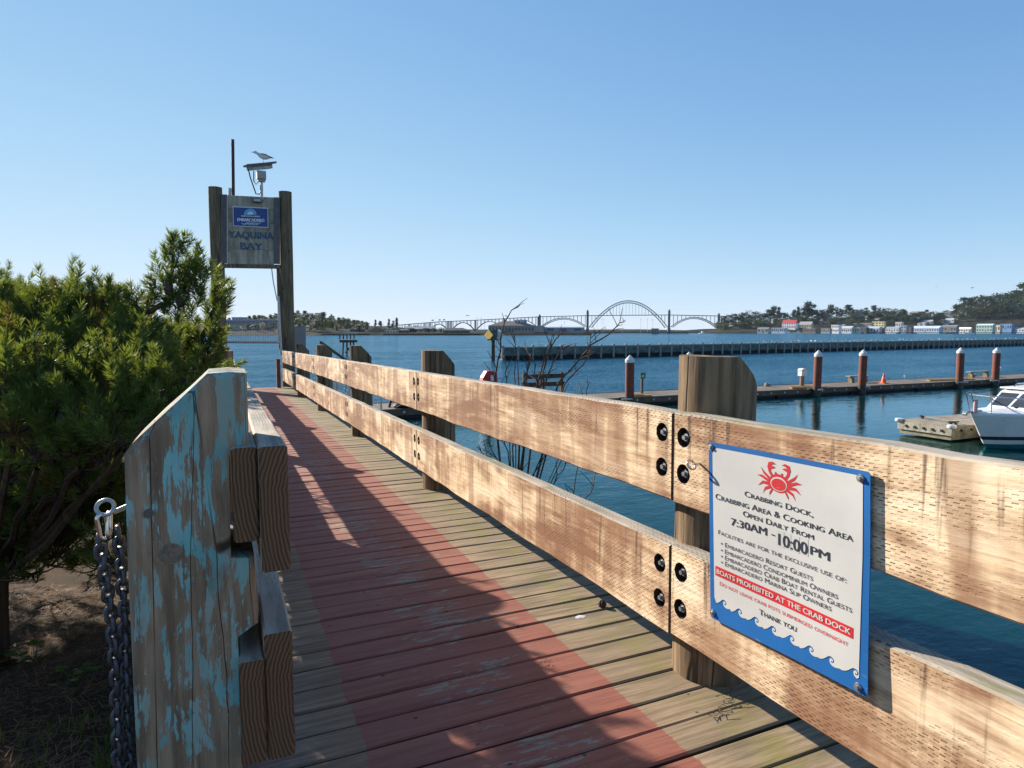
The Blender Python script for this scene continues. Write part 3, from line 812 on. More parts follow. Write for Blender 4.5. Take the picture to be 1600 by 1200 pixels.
# blue enamel sign
es = thing('blue_sign', 'blue rectangular sign with white lettering and rising sun, fixed to the gateway board', 'sign', (0, GY, 0))
def gq(px, py, dy=0.): p = PY(px, py, GY - .12 + dy); return Vector((p.x, p.y - GY, p.z))
def quad(name, c, mat, dy, th=.012, parent=es):
    p = [gq(*q, dy) for q in c]; mb = MB(); mb.add(p + [q + Vector((0, th, 0)) for q in p], [(0,1,2,3),(7,6,5,4),(0,4,5,1),(1,5,6,2),(2,6,7,3),(3,7,4,0)]); return mb.build(name, mat, parent)
M['e_blue'] = plain('enamel_blue', (.010, .045, .20), .35, 0., .12); M['e_white'] = plain('enamel_white', (.68, .70, .72), .4, 0., .08)
M['e_cyan'] = plain('enamel_cyan', (.10, .36, .55), .4, 0., .1)
quad('border', [(363.6, 322.3), (418.9, 324.8), (419.2, 356), (364.2, 353.4)], M['e_white'], -.035)
quad('field', [(364.6, 323.5), (418, 325.9), (418.3, 354.8), (365.2, 352.3)], M['e_blue'], -.041, .02)
K = 14; pts = [(391 + 10*cos(pi + pi*k/K), 335.6 + 9.8*sin(pi + pi*k/K)) for k in range(K + 1)]
mb = MB(); mb.add([gq(*q, -.046) for q in pts], [tuple(range(len(pts)))]); mb.build('sun_emblem', M['e_cyan'], es)
pts = [(391 + 4.6*cos(pi + pi*k/K), 335.2 + 4.6*sin(pi + pi*k/K)) for k in range(K + 1)]
mb = MB(); mb.add([gq(*q, -.050) for q in pts], [tuple(range(len(pts)))]); mb.build('sun_disc', M['e_white'], es)
text_mesh('Resort Hotel & Marina', M['e_white'], 377, 406, 338.4, 2.2, 339.3, small=1., dbl=(.006, -.001, 0), parent=es, fit=lambda u, v: gq(u, v, -.047))
text_mesh('EMBARCADERO', M['e_white'], 370.5, 412.5, 345.4, 5.0, 346.8, small=1., dbl=(.012, -.001, 0), parent=es, fit=lambda u, v: gq(u, v, -.047))
for pl in ([(377, 349), (384, 350.6), (392, 348.2), (400, 349.0), (408, 348.2)], [(380, 351), (388, 347.6), (396, 351.6), (404, 350.6)], [(384, 347.5), (390, 351.5), (398, 348), (404, 351.0)]):
    mb = MB(); mb.tube([gq(*q, -.047) for q in pl], .008, 5); mb.build('net_line', M['e_white'], es)

# security camera on its pole, with a gull standing on it
def w2(px, py, dy=0.): return PY(px, py, GY + .05 + dy)
cc = thing('security_camera', 'grey security camera on a short pole above the gateway board', 'camera', tuple(w2(409, 306)))
CL0 = Vector(cc.location)
def cq(px, py, dy=0.): return w2(px, py, dy) - CL0
M['housing'] = plain('camera_housing', (.36, .34, .31), .55, .1, .3, 6); M['housing_top'] = plain('camera_hood', (.15, .13, .12), .8, 0., .5, 14)
mb = MB(); mb.tube([cq(409, 307), cq(408.7, 283)], .035, 10); mb.tube([cq(408.2, 297), cq(408, 290)], .05, 10); mb.build('pole', M['galv'], cc, 40)
mb = MB(); a, b = cq(401, 267.5), cq(415.6, 281); mb.box(a.x, b.x, -.13, .13, b.z, a.z); mb.tube([cq(408.5, 284), cq(408.5, 281)], .1, 12); mb.build('pan_head', M['housing'], cc)
mb = MB(); d0, d1 = cq(389, 262, -.1), cq(421.5, 259.5, .25); mb.bar(d0, d1, .22, .14); mb.build('camera_body', M['housing'], cc)
mb = MB(); d0, d1 = cq(385.3, 259, -.14), cq(427, 254.6, .3); mb.bar(d0, d1, .30, .05)
mb.bar(cq(386, 261, -.14) + Vector((.0, -.14, 0)), cq(424, 257.5, .3) + Vector((0, -.14, 0)), .02, .09); mb.build('hood', M['housing_top'], cc)
mb = MB(); mb.tube([cq(388, 264, -.15), cq(391, 277, -.15), cq(395.5, 290, -.15), cq(400, 303, -.15), cq(405, 303.5, -.1), cq(407, 300, -.05)], .016, 6)
mb.tube([cq(396.5, 267, -.15), cq(396.5, 283, -.17), cq(400, 288, -.17), cq(404, 283, -.12)], .014, 6); mb.build('cable', M['black'], cc, 50)

def gull_mesh_parts(s=1.):
    """Standing gull looking to -X, feet at origin, body length about .42*s."""
    body = MB(); sec = [(-.205, .225, .006), (-.19, .228, .022), (-.165, .232, .033), (-.14, .225, .034), (-.115, .205, .034), (-.07, .175, .052), (0., .155, .064), (.07, .150, .056), (.13, .155, .034), (.19, .160, .012), (.215, .162, .004)]
    K = 12
    for x, z, r in sec:
        for k in range(K): body.v.append((x*s, r*.92*cos(2*pi*k/K)*s, (z + r*sin(2*pi*k/K))*s))
    for i in range(len(sec) - 1):
        for k in range(K): body.f.append((i*K+k, i*K+(k+1)%K, (i+1)*K+(k+1)%K, (i+1)*K+k)); body.m.append(0)
    body.f += [tuple(range(K)), tuple(range((len(sec)-1)*K, len(sec)*K))]; body.m += [0, 0]
    wing = MB()
    for sd in (-1, 1):
        prof = [(-.075, .19), (-.03, .215), (.06, .205), (.15, .178), (.255, .150), (.13, .150), (.02, .148), (-.05, .160)]
        vs = [(x*s, sd*(.058 if 0 < i < 7 and x < .12 else .03)*s, z*s) for i, (x, z) in enumerate(prof)] + [(x*s, sd*.03*s, z*s) for x, z in prof]
        n = len(prof); wing.add(vs, [tuple(range(n)), tuple(range(2*n-1, n-1, -1))] + [(i, n+i, n+(i+1)%n, (i+1)%n) for i in range(n)])
    leg = MB()
    for sd in (-.02, .02): leg.tube([(0, sd*s, 0), (.004*s, sd*s, .10*s)], .005*s, 5); leg.box(-.03*s, .004*s, (sd-.012)*s, (sd+.012)*s, 0, .005*s)
    beak = MB(); beak.tube([(-.196*s, 0, .228*s), (-.235*s, 0, .222*s), (-.246*s, 0, .216*s)], [.011*s, .007*s, .002*s], 6)
    return body, wing, leg, beak
M['gull_white'] = plain('gull_white', (.62, .62, .60), .7, 0., .1, 10); M['gull_grey'] = plain('gull_grey', (.09, .095, .11), .7, 0., .25, 14)
M['gull_leg'] = plain('gull_leg', (.45, .30, .12), .6, 0., .1)
GP = gull_mesh_parts(); GM = [GP[0].mesh('body', M['gull_white'], 60), GP[1].mesh('wing', M['gull_grey']), GP[2].mesh('leg', M['gull_leg']), GP[3].mesh('beak', M['gull_leg'])]
def gull(loc, rz, s, label, group=None, name='gull'):
    g = thing(name, label, 'gull', loc, rz, group); g.scale = (s, s, s)
    for m, n in zip(GM, ('body', 'wings', 'legs', 'beak')): link(n, m, g)
    return g
gb = w2(411, 255.6, .1)
gull((gb.x, gb.y, gb.z), .15, 1.2, 'gull with dark grey wings standing on the security camera')

# raised mesh gate between the gateway posts
mg = thing('mesh_gate', 'wire mesh panel in a steel frame hung between the gateway posts', 'gate', (0, GY, 0))
f0, f1, f2, f3 = gq(350, 501.5, .1), gq(439, 500.5, .1), gq(439, 535, .1), gq(350, 534.5, .1)
for n_, a, b in (('top_bar', f0, f1), ('bottom_bar', f3, f2)):
    mb = MB(); mb.tube([a, b], .032, 8); mb.build(n_, M['galv'], mg, 40)
mb = MB()
for i in range(1, 34):
    t_ = i / 34; mb.tube([f0.lerp(f1, t_), f3.lerp(f2, t_)], .0032, 4, cap=False)
for i in range(1, 13):
    t_ = i / 13; mb.tube([f0.lerp(f3, t_), f1.lerp(f2, t_)], .0032, 4, cap=False)
mb.build('wire_mesh', M['galv'], mg)

# post and gangway just past the gateway
mb = MB(); a = PY(434.5, 562, GY - .4); b = PY(434.5, 601, GY - .4)
mb.box(a.x - .05, a.x + .05, a.y - .05, a.y + .05, dz(a.y) - .02, a.z); mb.box(a.x - .058, a.x + .058, a.y - .058, a.y + .058, a.z, a.z + .02)
mb.build('short_post', plain('rust_brown', (.13, .055, .035), .8, 0., .3), label='short rust brown post at the foot of the right gateway pole', cat='post')
gw = thing('gangway', 'sloping mesh-sided gangway leading down from the gateway to the float', 'gangway', (2.2, GY + .2, 0))
GA, GB = Vector((2.15, GY + .4, -1.62)), Vector((5.2, 25.6, -3.25))
side = (GB - GA).cross(Vector((0, 0, 1))).normalized() * .5
def gl(p): return p - Vector(gw.location)
mb = MB(); mb.bar(gl(GA), gl(GB), 1.0, .08); mb.build('deck', M['dark_wood'], gw)
for s in (-1, 1):
    a, b = GA + side * s, GB + side * s; U_ = Vector((0, 0, 1.15))
    mb = MB(); mb.tube([gl(a + U_ + Vector((0, 0, .15))), gl(b + U_)], .045, 8); mb.build('handrail', M['tall_pole'], gw, 40)
    for i in range(6):
        p = a.lerp(b, i / 5); mb = MB(); mb.tube([gl(p), gl(p + U_)], .03, 6); mb.build('post', M['galv'], gw)
    mb = MB()
    for i in range(50):
        p = a.lerp(b, i / 50); mb.tube([gl(p), gl(p + U_)], .004, 3, cap=False)
    for i in range(1, 10): mb.tube([gl(a + U_ * (i / 10)), gl(b + U_ * (i / 10))], .004, 3, cap=False)
    mb.build('wire_mesh', M['galv'], gw)
mb = MB(); a = PY(457, 514, GY + .3); mb.box(a.x - .02, a.x + .36, a.y, a.y + .2, a.z - .78, a.z + .08)
mb.build('grey_cabinet', plain('cabinet_grey', (.20, .21, .22), .5, .2, .15), label='grey metal box mounted right behind the right gateway pole', cat='cabinet')
# ------------------------------------------------------------------ pine beside the boardwalk
def mat_needle(name, a, b, trans=.36):
    t = NT(name); c = t.n('NewGeometry').outputs['Position']
    n = t.noise(c, (2.1, 2.1, 2.1), 1., 4., .6); n2 = t.noise(c, (40, 40, 40), 1., 2.)
    col = t.mix(t.ramp(t.math('ADD', t.math('MULTIPLY', n, .6), t.math('MULTIPLY', n2, .4)), .36, .64), a, b)
    p = t.bsdf(col, .5, 0., None, .35)
    tr = t.n('BsdfTranslucent'); t.set(tr.inputs['Color'], t.mix(.5, col, (.36, .42, .03)))
    mx = t.n('MixShader'); mx.inputs[0].default_value = trans
    t.t.links.new(p, mx.inputs[1]); t.t.links.new(tr.outputs[0], mx.inputs[2])
    return t.done(mx.outputs[0])
M['needle'] = mat_needle('pine_needle', (.030, .066, .020), (.120, .165, .032))
M['needle_dead'] = mat_needle('brown_needle', (.14, .06, .02), (.20, .10, .035), .25)
M['bark'] = mat_pole('pine_bark', (.115, .075, .05), (.045, .03, .02), (.01, .008, .006), sc=1.2)
M['cone'] = plain('cone_brown', (.055, .035, .022), .85, 0., .4, 40)
pine = thing('pine_tree', 'low bushy pine with sunlit upright shoots, left of the boardwalk railing', 'tree', (-1.25, 4.3, bank_z(-1.25, 4.3)))
PL = Vector(pine.location)
prng = random.Random(21)
NV, NF, DV, DF = [], [], [], []
def needle_shoot(p, d, ln, nl, dens, dead=False):
    V, Fc = (DV, DF) if dead else (NV, NF)
    d = d.normalized(); a = d.orthogonal().normalized(); b = d.cross(a)
    n = int(ln * dens)
    for i in range(n):
        t_ = prng.random() ** .85; an = prng.random() * 2 * pi
        rad = a * cos(an) + b * sin(an)
        k = (.50 + .55 * (1 - t_)) * prng.uniform(.7, 1.2)
        nd = (d * .80 + rad * k * 1.15 + Vector((prng.gauss(0, .10), prng.gauss(0, .10), prng.gauss(0, .10)))).normalized()
        q = p + d * (ln * t_); l = nl * prng.uniform(.7, 1.1) * (1 - .25 * t_)
        w = nd.cross(Vector((prng.gauss(0, 1), prng.gauss(0, 1), prng.gauss(0, 1)))).normalized() * prng.uniform(.0014, .0022)
        m = q + nd * (l * .55) + rad * (l * .03)
        o = len(V); V.extend((q - w, q + w, m + w * .9, q + nd * l, m - w * .9)); Fc.append((o, o+1, o+2, o+3, o+4))
branches = []
def limb(pts, r0, r1):
    """Curved limb through the given points."""
    P = [Vector(p) for p in pts]; out = []
    for i in range(len(P) - 1):
        p0 = P[max(i-1, 0)]; p1, p2 = P[i], P[i+1]; p3 = P[min(i+2, len(P)-1)]
        for k in range(5):
            u = k / 5
            out.append(.5*((2*p1) + (p2-p0)*u + (2*p0-5*p1+4*p2-p3)*u*u + (3*p1-p0-3*p2+p3)*u**3))
    out.append(P[-1]); n = len(out)
    branches.append(([q + Vector((prng.gauss(0, .006), prng.gauss(0, .006), prng.gauss(0, .006))) for q in out], [r0 + (r1 - r0) * (i / (n-1)) ** .8 for i in range(n)]))
base = Vector((-1.25, 4.3, PL.z)); crown = base + Vector((.05, .05, .55))
branches_trunk = ([base - Vector((0, 0, .2)), base + Vector((.03, .02, .3)), crown], [.11, .085, .07])
def clump(px, py, w, R, n, up=.55, ln=(.09, .17), nl=.058, dens=760, feeder=True, lean=(0, 0)):
    c = PW(px, py, w)
    if feeder:
        mid = crown.lerp(c, .5) + Vector((prng.uniform(-.1, .1), prng.uniform(-.1, .1), -.16))
        limb([crown, mid, c - Vector((0, 0, R * .3))], .030, .010)
    for _ in range(n):
        d = Vector((prng.gauss(0, 1) + lean[0], prng.gauss(0, 1), prng.gauss(0, .6) + up + lean[1])).normalized()
        if d.z < -.25: d.z *= -.5; d.normalize()
        p = c + d * (R * prng.uniform(.25, .95))
        dd = (d * .7 + Vector((0, 0, prng.uniform(.35, .95)))).normalized()
        branches.append(([c + (p - c) * .05, c.lerp(p, .6) + Vector((0, 0, -.01)), p, p + dd * .05], [.007, .005, .004, .002]))
        needle_shoot(p, dd, prng.uniform(*ln), nl, dens, prng.random() < .05)
# the mass of the bush: clumps laid through its volume
for px, py, w, R, n in (
    (10, 515, 3.5, .17, 20), (62, 512, 3.6, .16, 20), (30, 560, 3.1, .16, 18), (98, 548, 3.2, .17, 20), (150, 530, 3.7, .17, 20), (195, 560, 3.3, .16, 20),
    (55, 600, 2.75, .15, 18), (120, 600, 2.8, .15, 18), (170, 612, 2.8, .15, 20), (225, 585, 3.1, .15, 20), (262, 580, 3.4, .15, 18), (5, 620, 2.6, .14, 14),
    (290, 560, 3.6, .15, 18), (318, 575, 3.7, .14, 16), (250, 630, 2.85, .14, 18), (205, 640, 2.7, .13, 16), (290, 625, 3.3, .14, 14), (318, 610, 3.6, .12, 12),
    (85, 650, 2.6, .14, 16), (150, 660, 2.6, .14, 16), (20, 680, 2.5, .13, 14), (195, 690, 2.55, .12, 12), (60, 715, 2.55, .13, 12), (120, 710, 2.6, .13, 12), (165, 725, 2.7, .10, 8),
    (235, 545, 4.0, .17, 16), (110, 510, 4.4, .2, 18), (40, 500, 4.6, .2, 18), (180, 520, 4.7, .2, 18), (-60, 540, 3.4, .2, 18), (-70, 620, 2.9, .2, 16), (-140, 560, 3.6, .22, 16), (-80, 700, 2.8, .2, 10),
    (-30, 505, 4.2, .2, 16), (255, 535, 5.0, .2, 16), (285, 540, 5.4, .17, 14), (225, 530, 5.6, .2, 14), (180, 545, 5.2, .22, 14)):
    clump(px, py, w, R, n)
# shaded inner and lower growth that hides the bank edge behind
for k in range(34):
    clump(prng.uniform(-150, 345), prng.uniform(575, 820), prng.uniform(5.2, 7.0), .30, 14, up=.3, ln=(.14, .24), nl=.075, dens=420, feeder=False)
for k in range(34):  # unseen growth added out of view to shade the bush interior
    clump(prng.uniform(-480, -110), prng.uniform(490, 800), prng.uniform(3.6, 6.5), .30, 14, up=.3, ln=(.14, .22), nl=.07, dens=420, feeder=False)
for k in range(22):
    clump(prng.uniform(-60, 200), prng.uniform(700, 850), prng.uniform(3.2, 4.4), .18, 11, up=.1, ln=(.10, .16), nl=.06, dens=560, feeder=False)
def clump_at(c, R, n, **k):
    d = c.dot(CF); clump(800 + FPX * c.dot(CR) / d, 600 - FPX * c.dot(CU) / d, d, R, n, **k)
for k in range(30):  # more out-of-view growth, added towards the sun to shade the soil
    clump(prng.uniform(-420, -60), prng.uniform(560, 820), prng.uniform(4.0, 6.0), .32, 15, up=.3, ln=(.14, .22), nl=.07, dens=440, feeder=False)
for k in range(34):                                           # depth of the bush, added in the sun's path to shade the boardwalk
    x = prng.uniform(-1.9, -.5); clump_at(Vector((x, prng.uniform(4.2, 6.4), prng.uniform(-1.1, .02 - .28 * (x + .5)))), .24, 15, up=.3, ln=(.12, .2), nl=.065, dens=520, feeder=False)
for k in range(30):                                           # thick boughs close to the railing, added to block sun through its gap
    x = prng.uniform(-1.05, -.44); clump_at(Vector((x, prng.uniform(4.0, 6.3), -.14 + (-.6 - x) * .8 + prng.uniform(-.16, .12))), .15, 15, up=.2, ln=(.10, .16), nl=.06, dens=760, feeder=False)
for k in range(34):                                           # lowest growth over the soil
    clump(prng.uniform(-90, 185), prng.uniform(780, 900), prng.uniform(3.0, 4.4), .16, 12, up=.1, ln=(.10, .16), nl=.06, dens=560, feeder=False)
for k in range(26):                                           # skirt in front, down to the soil
    clump(prng.uniform(-80, 205), prng.uniform(690, 850), prng.uniform(2.7, 3.4), .14, 11, up=.05, ln=(.09, .15), nl=.058, dens=640, feeder=False)
for k in range(46):
    px = prng.uniform(-120, 330); py = prng.uniform(600, 800) if px < 230 else prng.uniform(600, 700); w = prng.uniform(3.3, 5.4)
    if px > 240 and w < 3.8: w = 4.0
    clump(px, py, w, .2, 13, up=.3, ln=(.10, .18), nl=.062, dens=620, feeder=prng.random() < .45)
# leaders that stand up against the sky
def leader(pts, w, r0, ends, r1=.008):
    limb([PW(x, y, w + dw) for x, y, dw in pts], r0, r1)
    for (px, py, ln, ang, n) in ends:
        p = PW(px, py, w)
        for k in range(n):
            d = Vector((sin(ang) + prng.gauss(0, .16), prng.gauss(0, .22), cos(ang) + prng.gauss(0, .12)))
            needle_shoot(p + Vector((prng.gauss(0, .02), prng.gauss(0, .03), prng.gauss(0, .02))), d, ln * prng.uniform(.75, 1.05), .058, 680)
leader([(232, 640, 0), (226, 560, 0), (214, 502, 0), (245, 482, 0), (262, 466, 0), (268, 430, 0), (270, 395, 0)], 3.5, .026,
       [(268, 400, .15, -.05, 4), (282, 402, .14, .30, 3), (262, 425, .15, -.10, 3), (276, 430, .14, .25, 3), (258, 452, .13, -.55, 3), (268, 462, .13, .10, 4), (250, 470, .12, -.5, 3), (275, 448, .12, .5, 3), (283, 470, .12, .2, 4), (262, 490, .12, .1, 4), (280, 492, .12, .3, 4)])
leader([(250, 480, 0), (285, 450, .05), (303, 425, .08), (309, 408, .08)], 3.5, .014,
       [(306, 428, .13, .05, 4), (312, 432, .12, .35, 3), (300, 448, .12, -.1, 3), (313, 455, .12, .2, 3), (296, 462, .11, -.1, 3), (305, 480, .12, .1, 4), (295, 500, .12, 0, 4)])
leader([(300, 600, 0), (312, 540, 0), (330, 490, 0), (345, 460, 0)], 3.6, .016,
       [(342, 468, .12, .25, 4), (350, 470, .11, .5, 3), (335, 480, .12, .0, 3), (338, 500, .12, .2, 3), (326, 505, .12, -.1, 3), (345, 500, .11, .5, 2), (325, 530, .12, .1, 4), (335, 540, .11, .4, 3), (310, 545, .12, -.1, 4), (332, 565, .11, .4, 3)])
leader([(180, 620, 0), (165, 540, 0), (158, 500, 0), (160, 465, 0)], 3.5, .018,
       [(156, 475, .14, -.25, 4), (165, 478, .14, .05, 4), (174, 480, .13, .3, 4), (145, 490, .13, -.7, 3), (158, 500, .13, -.1, 4), (178, 500, .13, .4, 3), (168, 515, .13, .1, 4), (135, 500, .12, -.8, 3), (140, 515, .12, -.3, 3)])
leader([(226, 560, 0), (214, 502, 0), (212, 475, 0)], 3.5, .016, [(208, 480, .13, -.2, 4), (218, 482, .12, .2, 4), (200, 492, .12, -.6, 3), (226, 486, .12, .5, 3), (205, 510, .12, 0, 3), (222, 520, .12, .1, 3)])
leader([(60, 600, 0), (10, 520, 0), (0, 490, 0)], 3.4, .014, [(-2, 482, .13, .2, 4), (-8, 490, .13, -.3, 4)])
mb = MB(); mb.tube([p - PL for p in branches_trunk[0]], branches_trunk[1], 10); mb.build('trunk', M['bark'], pine, 60)
mb = MB()
for pts, rs in branches: mb.tube([p - PL for p in pts], rs, 5, cap=False)
mb.build('limbs', M['bark'], pine, 60)
def poly_mesh(name, V, Fc, mat, parent, off):
    me = bpy.data.meshes.new(name); me.from_pydata([tuple(v - off) for v in V], [], Fc); me.materials.append(mat)
    return link(name, me, parent)
poly_mesh('crown', NV, NF, M['needle'], pine, PL)
poly_mesh('dead_needles', DV, DF, M['needle_dead'], pine, PL)
for px, py, w in ((135, 548, 3.1), (262, 452, 3.42), (280, 470, 3.45), (140, 500, 3.4), (232, 575, 3.0), (95, 655, 2.55), (290, 600, 3.2)):
    p = PW(px, py, w) - PL; mb = MB()
    prof = [(.004, -.03)] + [((.010 + .009 * sin(pi * k / 7)) * (1.12 if k % 2 else .92), -.028 + .052 * k / 7) for k in range(8)] + [(.003, .03)]
    mb.lathe(prof, 9, tuple(p)); mb.build('cone', M['cone'], pine)

# ------------------------------------------------------------------ ground plants under the pine
lrng = random.Random(8)
def leafmesh(n, spread, size, seed, hgt):
    r = random.Random(seed); mb = MB()
    for i in range(n):
        a = r.uniform(0, 2*pi); d = spread * sqrt(r.random()); z = hgt * r.uniform(.4, 1.); s = size * r.uniform(.6, 1.1)
        c = Vector((d*cos(a), d*sin(a), z)); u = Vector((cos(a), sin(a), r.uniform(-.3, .35))).normalized(); v = u.cross(Vector((0, 0, 1))).normalized(); nrm = u.cross(v)
        pr = [(-.45, 0), (-.38, .34), (-.05, .46), (.3, .33), (.62, 0), (.3, -.33), (-.05, -.46), (-.38, -.34)]
        vs = [c + u*(x*s) + v*(y*s) + nrm * (abs(y) * .18 * s) for x, y in pr] + [c + u * (.05 * s)]
        mb.add(vs, [(k, (k+1) % 8, 8) for k in range(8)], 1 if r.random() < .25 else 0)
        mb.tube([(0, 0, 0), c * .6 + Vector((0, 0, .02)), c - u * (.45*s)], .0018, 4, 0, False)
    return mb.mesh('leaves', [M['leaf'], M['leaf_y']])
M['leaf'] = mat_needle('ivy_leaf', (.03, .075, .012), (.06, .12, .02), .35); M['leaf_y'] = mat_needle('yellow_leaf', (.13, .13, .015), (.18, .16, .02), .4)
for i, (px, py, n, sp, sz, lab) in enumerate(((50, 948, 9, .11, .07, 'round leaved ground plant with a yellow leaf, under the pine'), (112, 1004, 14, .13, .05, 'dark green ivy clump growing near the hanging chain'), (6, 950, 5, .06, .06, 'small leafy sprig at the left edge under the pine'))):
    p = PZ(px, py + 25, -1.60); p.z = bank_z(p.x, p.y)
    link('ground_plant', leafmesh(n, sp, sz, 3 + i, .11), None, p, label=lab, cat='plant')
# loose needles, twigs and thin grass on the soil: nobody could count them
mb = MB()
for i in range(9000):
    x = lrng.uniform(-2.6, -.25); y = lrng.uniform(1.6, 6.0); z = bank_z(x, y) + lrng.uniform(.002, .018)
    a = lrng.uniform(0, pi); l = lrng.uniform(.02, .05); w = lrng.uniform(.001, .002); tl = lrng.uniform(-.012, .012)
    d = Vector((cos(a)*l, sin(a)*l, tl)); s = Vector((-sin(a)*w, cos(a)*w, 0)); c = Vector((x, y, z))
    mb.add([c - d - s, c - d + s, c + d + s, c + d - s], [(0, 1, 2, 3)])
mb.build('fallen_needles', plain('fallen_needle', (.19, .105, .05), .9, 0., .4, 3), label='brown fallen pine needles covering the soil under the pine', kind='stuff', cat='needles')
mb = MB()
for i in range(420):
    x = -.33 - abs(lrng.gauss(0, .5)); y = lrng.uniform(1.5, 3.3)
    if lrng.random() < .5: x = lrng.uniform(-.5, -.28)
    z = bank_z(x, y)
    for k in range(3):
        a = lrng.uniform(0, 2*pi); h = lrng.uniform(.03, .10); b = lrng.uniform(.01, .05); w = .0016
        p = Vector((x + lrng.gauss(0, .01), y + lrng.gauss(0, .01), z)); s = Vector((-sin(a)*w, cos(a)*w, 0)); q = p + Vector((cos(a)*b*.4, sin(a)*b*.4, h*.6)); r_ = p + Vector((cos(a)*b, sin(a)*b, h))
        mb.add([p - s, p + s, q + s*.8, r_, q - s*.8], [(0, 1, 2, 3, 4)])
mb.build('grass', M['leaf'], label='thin grass blades sprouting beside the boardwalk edge', kind='stuff', cat='grass')

# ------------------------------------------------------------------ bare shrub behind the right railing
M['twig'] = mat_pole('twig_bark', (.17, .115, .09), (.07, .045, .035), (.02, .015, .01), sc=2.)
sb = PW(812, 850, 4.9); sb.z = bank_z(2.2, 4.3) - .1
shrub = thing('bare_shrub', 'leafless shrub with long dark twigs rising behind the right railing', 'shrub', (2.25, sb.y, sb.z))
SL = Vector(shrub.location); srng = random.Random(17); root = SL + Vector((0, 0, 0))
tw = MB()
def twig(pts, r0, w=4.9, wj=.12, fork=True, r1=.003):
    P = []
    for i, (x, y) in enumerate(pts): P.append(PW(x, y, w + srng.uniform(-wj, wj) * (i / len(pts))))
    n = len(P); out = []
    for i in range(n - 1):
        for k in range(3): out.append(P[i].lerp(P[i+1], k / 3) + Vector((srng.gauss(0, .004), srng.gauss(0, .006), srng.gauss(0, .004))))
    out.append(P[-1]); m = len(out)
    tw.tube([p - SL for p in out], [r0 + (r1 - r0) * i / (m-1) for i in range(m)], 6)
    if fork:
        for i in range(2, m - 1):
            if srng.random() < .55:
                d = (out[i+1] - out[i]).normalized(); sdv = Vector((srng.gauss(0, 1), srng.gauss(0, 1), srng.gauss(0, .6))).normalized()
                q = out[i] + (d * .6 + sdv * .55).normalized() * srng.uniform(.05, .20); tw.tube([out[i] - SL, out[i].lerp(q, .5) - SL + Vector((0, 0, .006)), q - SL], [.0035, .003, .0016], 4)
R0 = (806, 850)
for pts, r0 in (
    ([R0, (785, 760), (776, 660), (774, 590), (781, 550), (784, 520), (792, 496), (800, 485), (812, 477)], .0105),
    ([(806, 850), (812, 740), (835, 620), (852, 560), (868, 530), (880, 519)], .011), ([(812, 850), (830, 700), (848, 610), (862, 575), (874, 548), (890, 540)], .009),
    ([(815, 850), (850, 700), (872, 600), (905, 560), (922, 540), (950, 523), (965, 508), (977, 500)], .010), ([(815, 850), (860, 690), (880, 600), (910, 570), (921, 545), (923, 520)], .008),
    ([(806, 850), (812, 690), (822, 600), (826, 570), (829, 555)], .008), ([(806, 850), (820, 700), (838, 620), (848, 585), (864, 520)], .008),
    ([(806, 850), (800, 700), (812, 610), (824, 580), (828, 556)], .006), ([(806, 850), (850, 700), (842, 610), (834, 570), (820, 535)], .006),
    ([(806, 850), (785, 740), (770, 705), (762, 690)], .006), ([(806, 850), (790, 760), (764, 720), (746, 698)], .006), ([(806, 850), (820, 760), (846, 720), (868, 690)], .007),
    ([(810, 850), (850, 775), (872, 745), (884, 722)], .006), ([(806, 850), (795, 720), (786, 680), (778, 660)], .006), ([(810, 850), (835, 740), (850, 700), (858, 680)], .006),
    ([(806, 850), (792, 600), (790, 575), (788, 555)], .005), ([(806, 850), (805, 610), (804, 580), (806, 560)], .005), ([(815, 850), (900, 800), (922, 770), (934, 735)], .005), ([(815, 850), (890, 810), (897, 770), (903, 730)], .005), ([(815, 850), (915, 640), (918, 610), (918, 592)], .004), ([(815, 850), (905, 640), (908, 615), (905, 600)], .003),
    ([(806, 850), (815, 640), (806, 545), (803, 525)], .005), ([(806, 850), (822, 660), (846, 590), (856, 548), (866, 522)], .005)):
    twig(pts, r0)
tw.build('stems', M['twig'], shrub, 60)
# ------------------------------------------------------------------ floats, pilings and what stands on them
frng = random.Random(4)
M['float_top'] = plain('float_surface', (.15, .125, .105), .9, 0., .3, 1.2, bump=.4)
M['waler'] = plain('float_edge_timber', (.085, .065, .045), .85, 0., .45, 2.5)
M['foam'] = plain('float_foam', (.028, .028, .026), .9, 0., .4, 1.5)
M['conc'] = plain('pale_concrete', (.25, .215, .17), .85, 0., .3, 2.2, bump=.3)
M['conc_side'] = plain('weedy_concrete', (.20, .17, .11), .9, 0., .6, 3.0, bump=.4)
M['yellow'] = plain('yellow_strip', (.42, .25, .07), .7, 0., .3, 2.)
M['rust'] = plain('rust_red_steel', (.145, .042, .026), .75, .1, .4, 2.5, bump=.2)
M['cap'] = plain('white_cap', (.56, .56, .54), .6, 0., .22, 9.)
M['wet'] = plain('wet_weed', (.03, .028, .022), .6, 0., .4, 4.)
DZ = WATER + .42
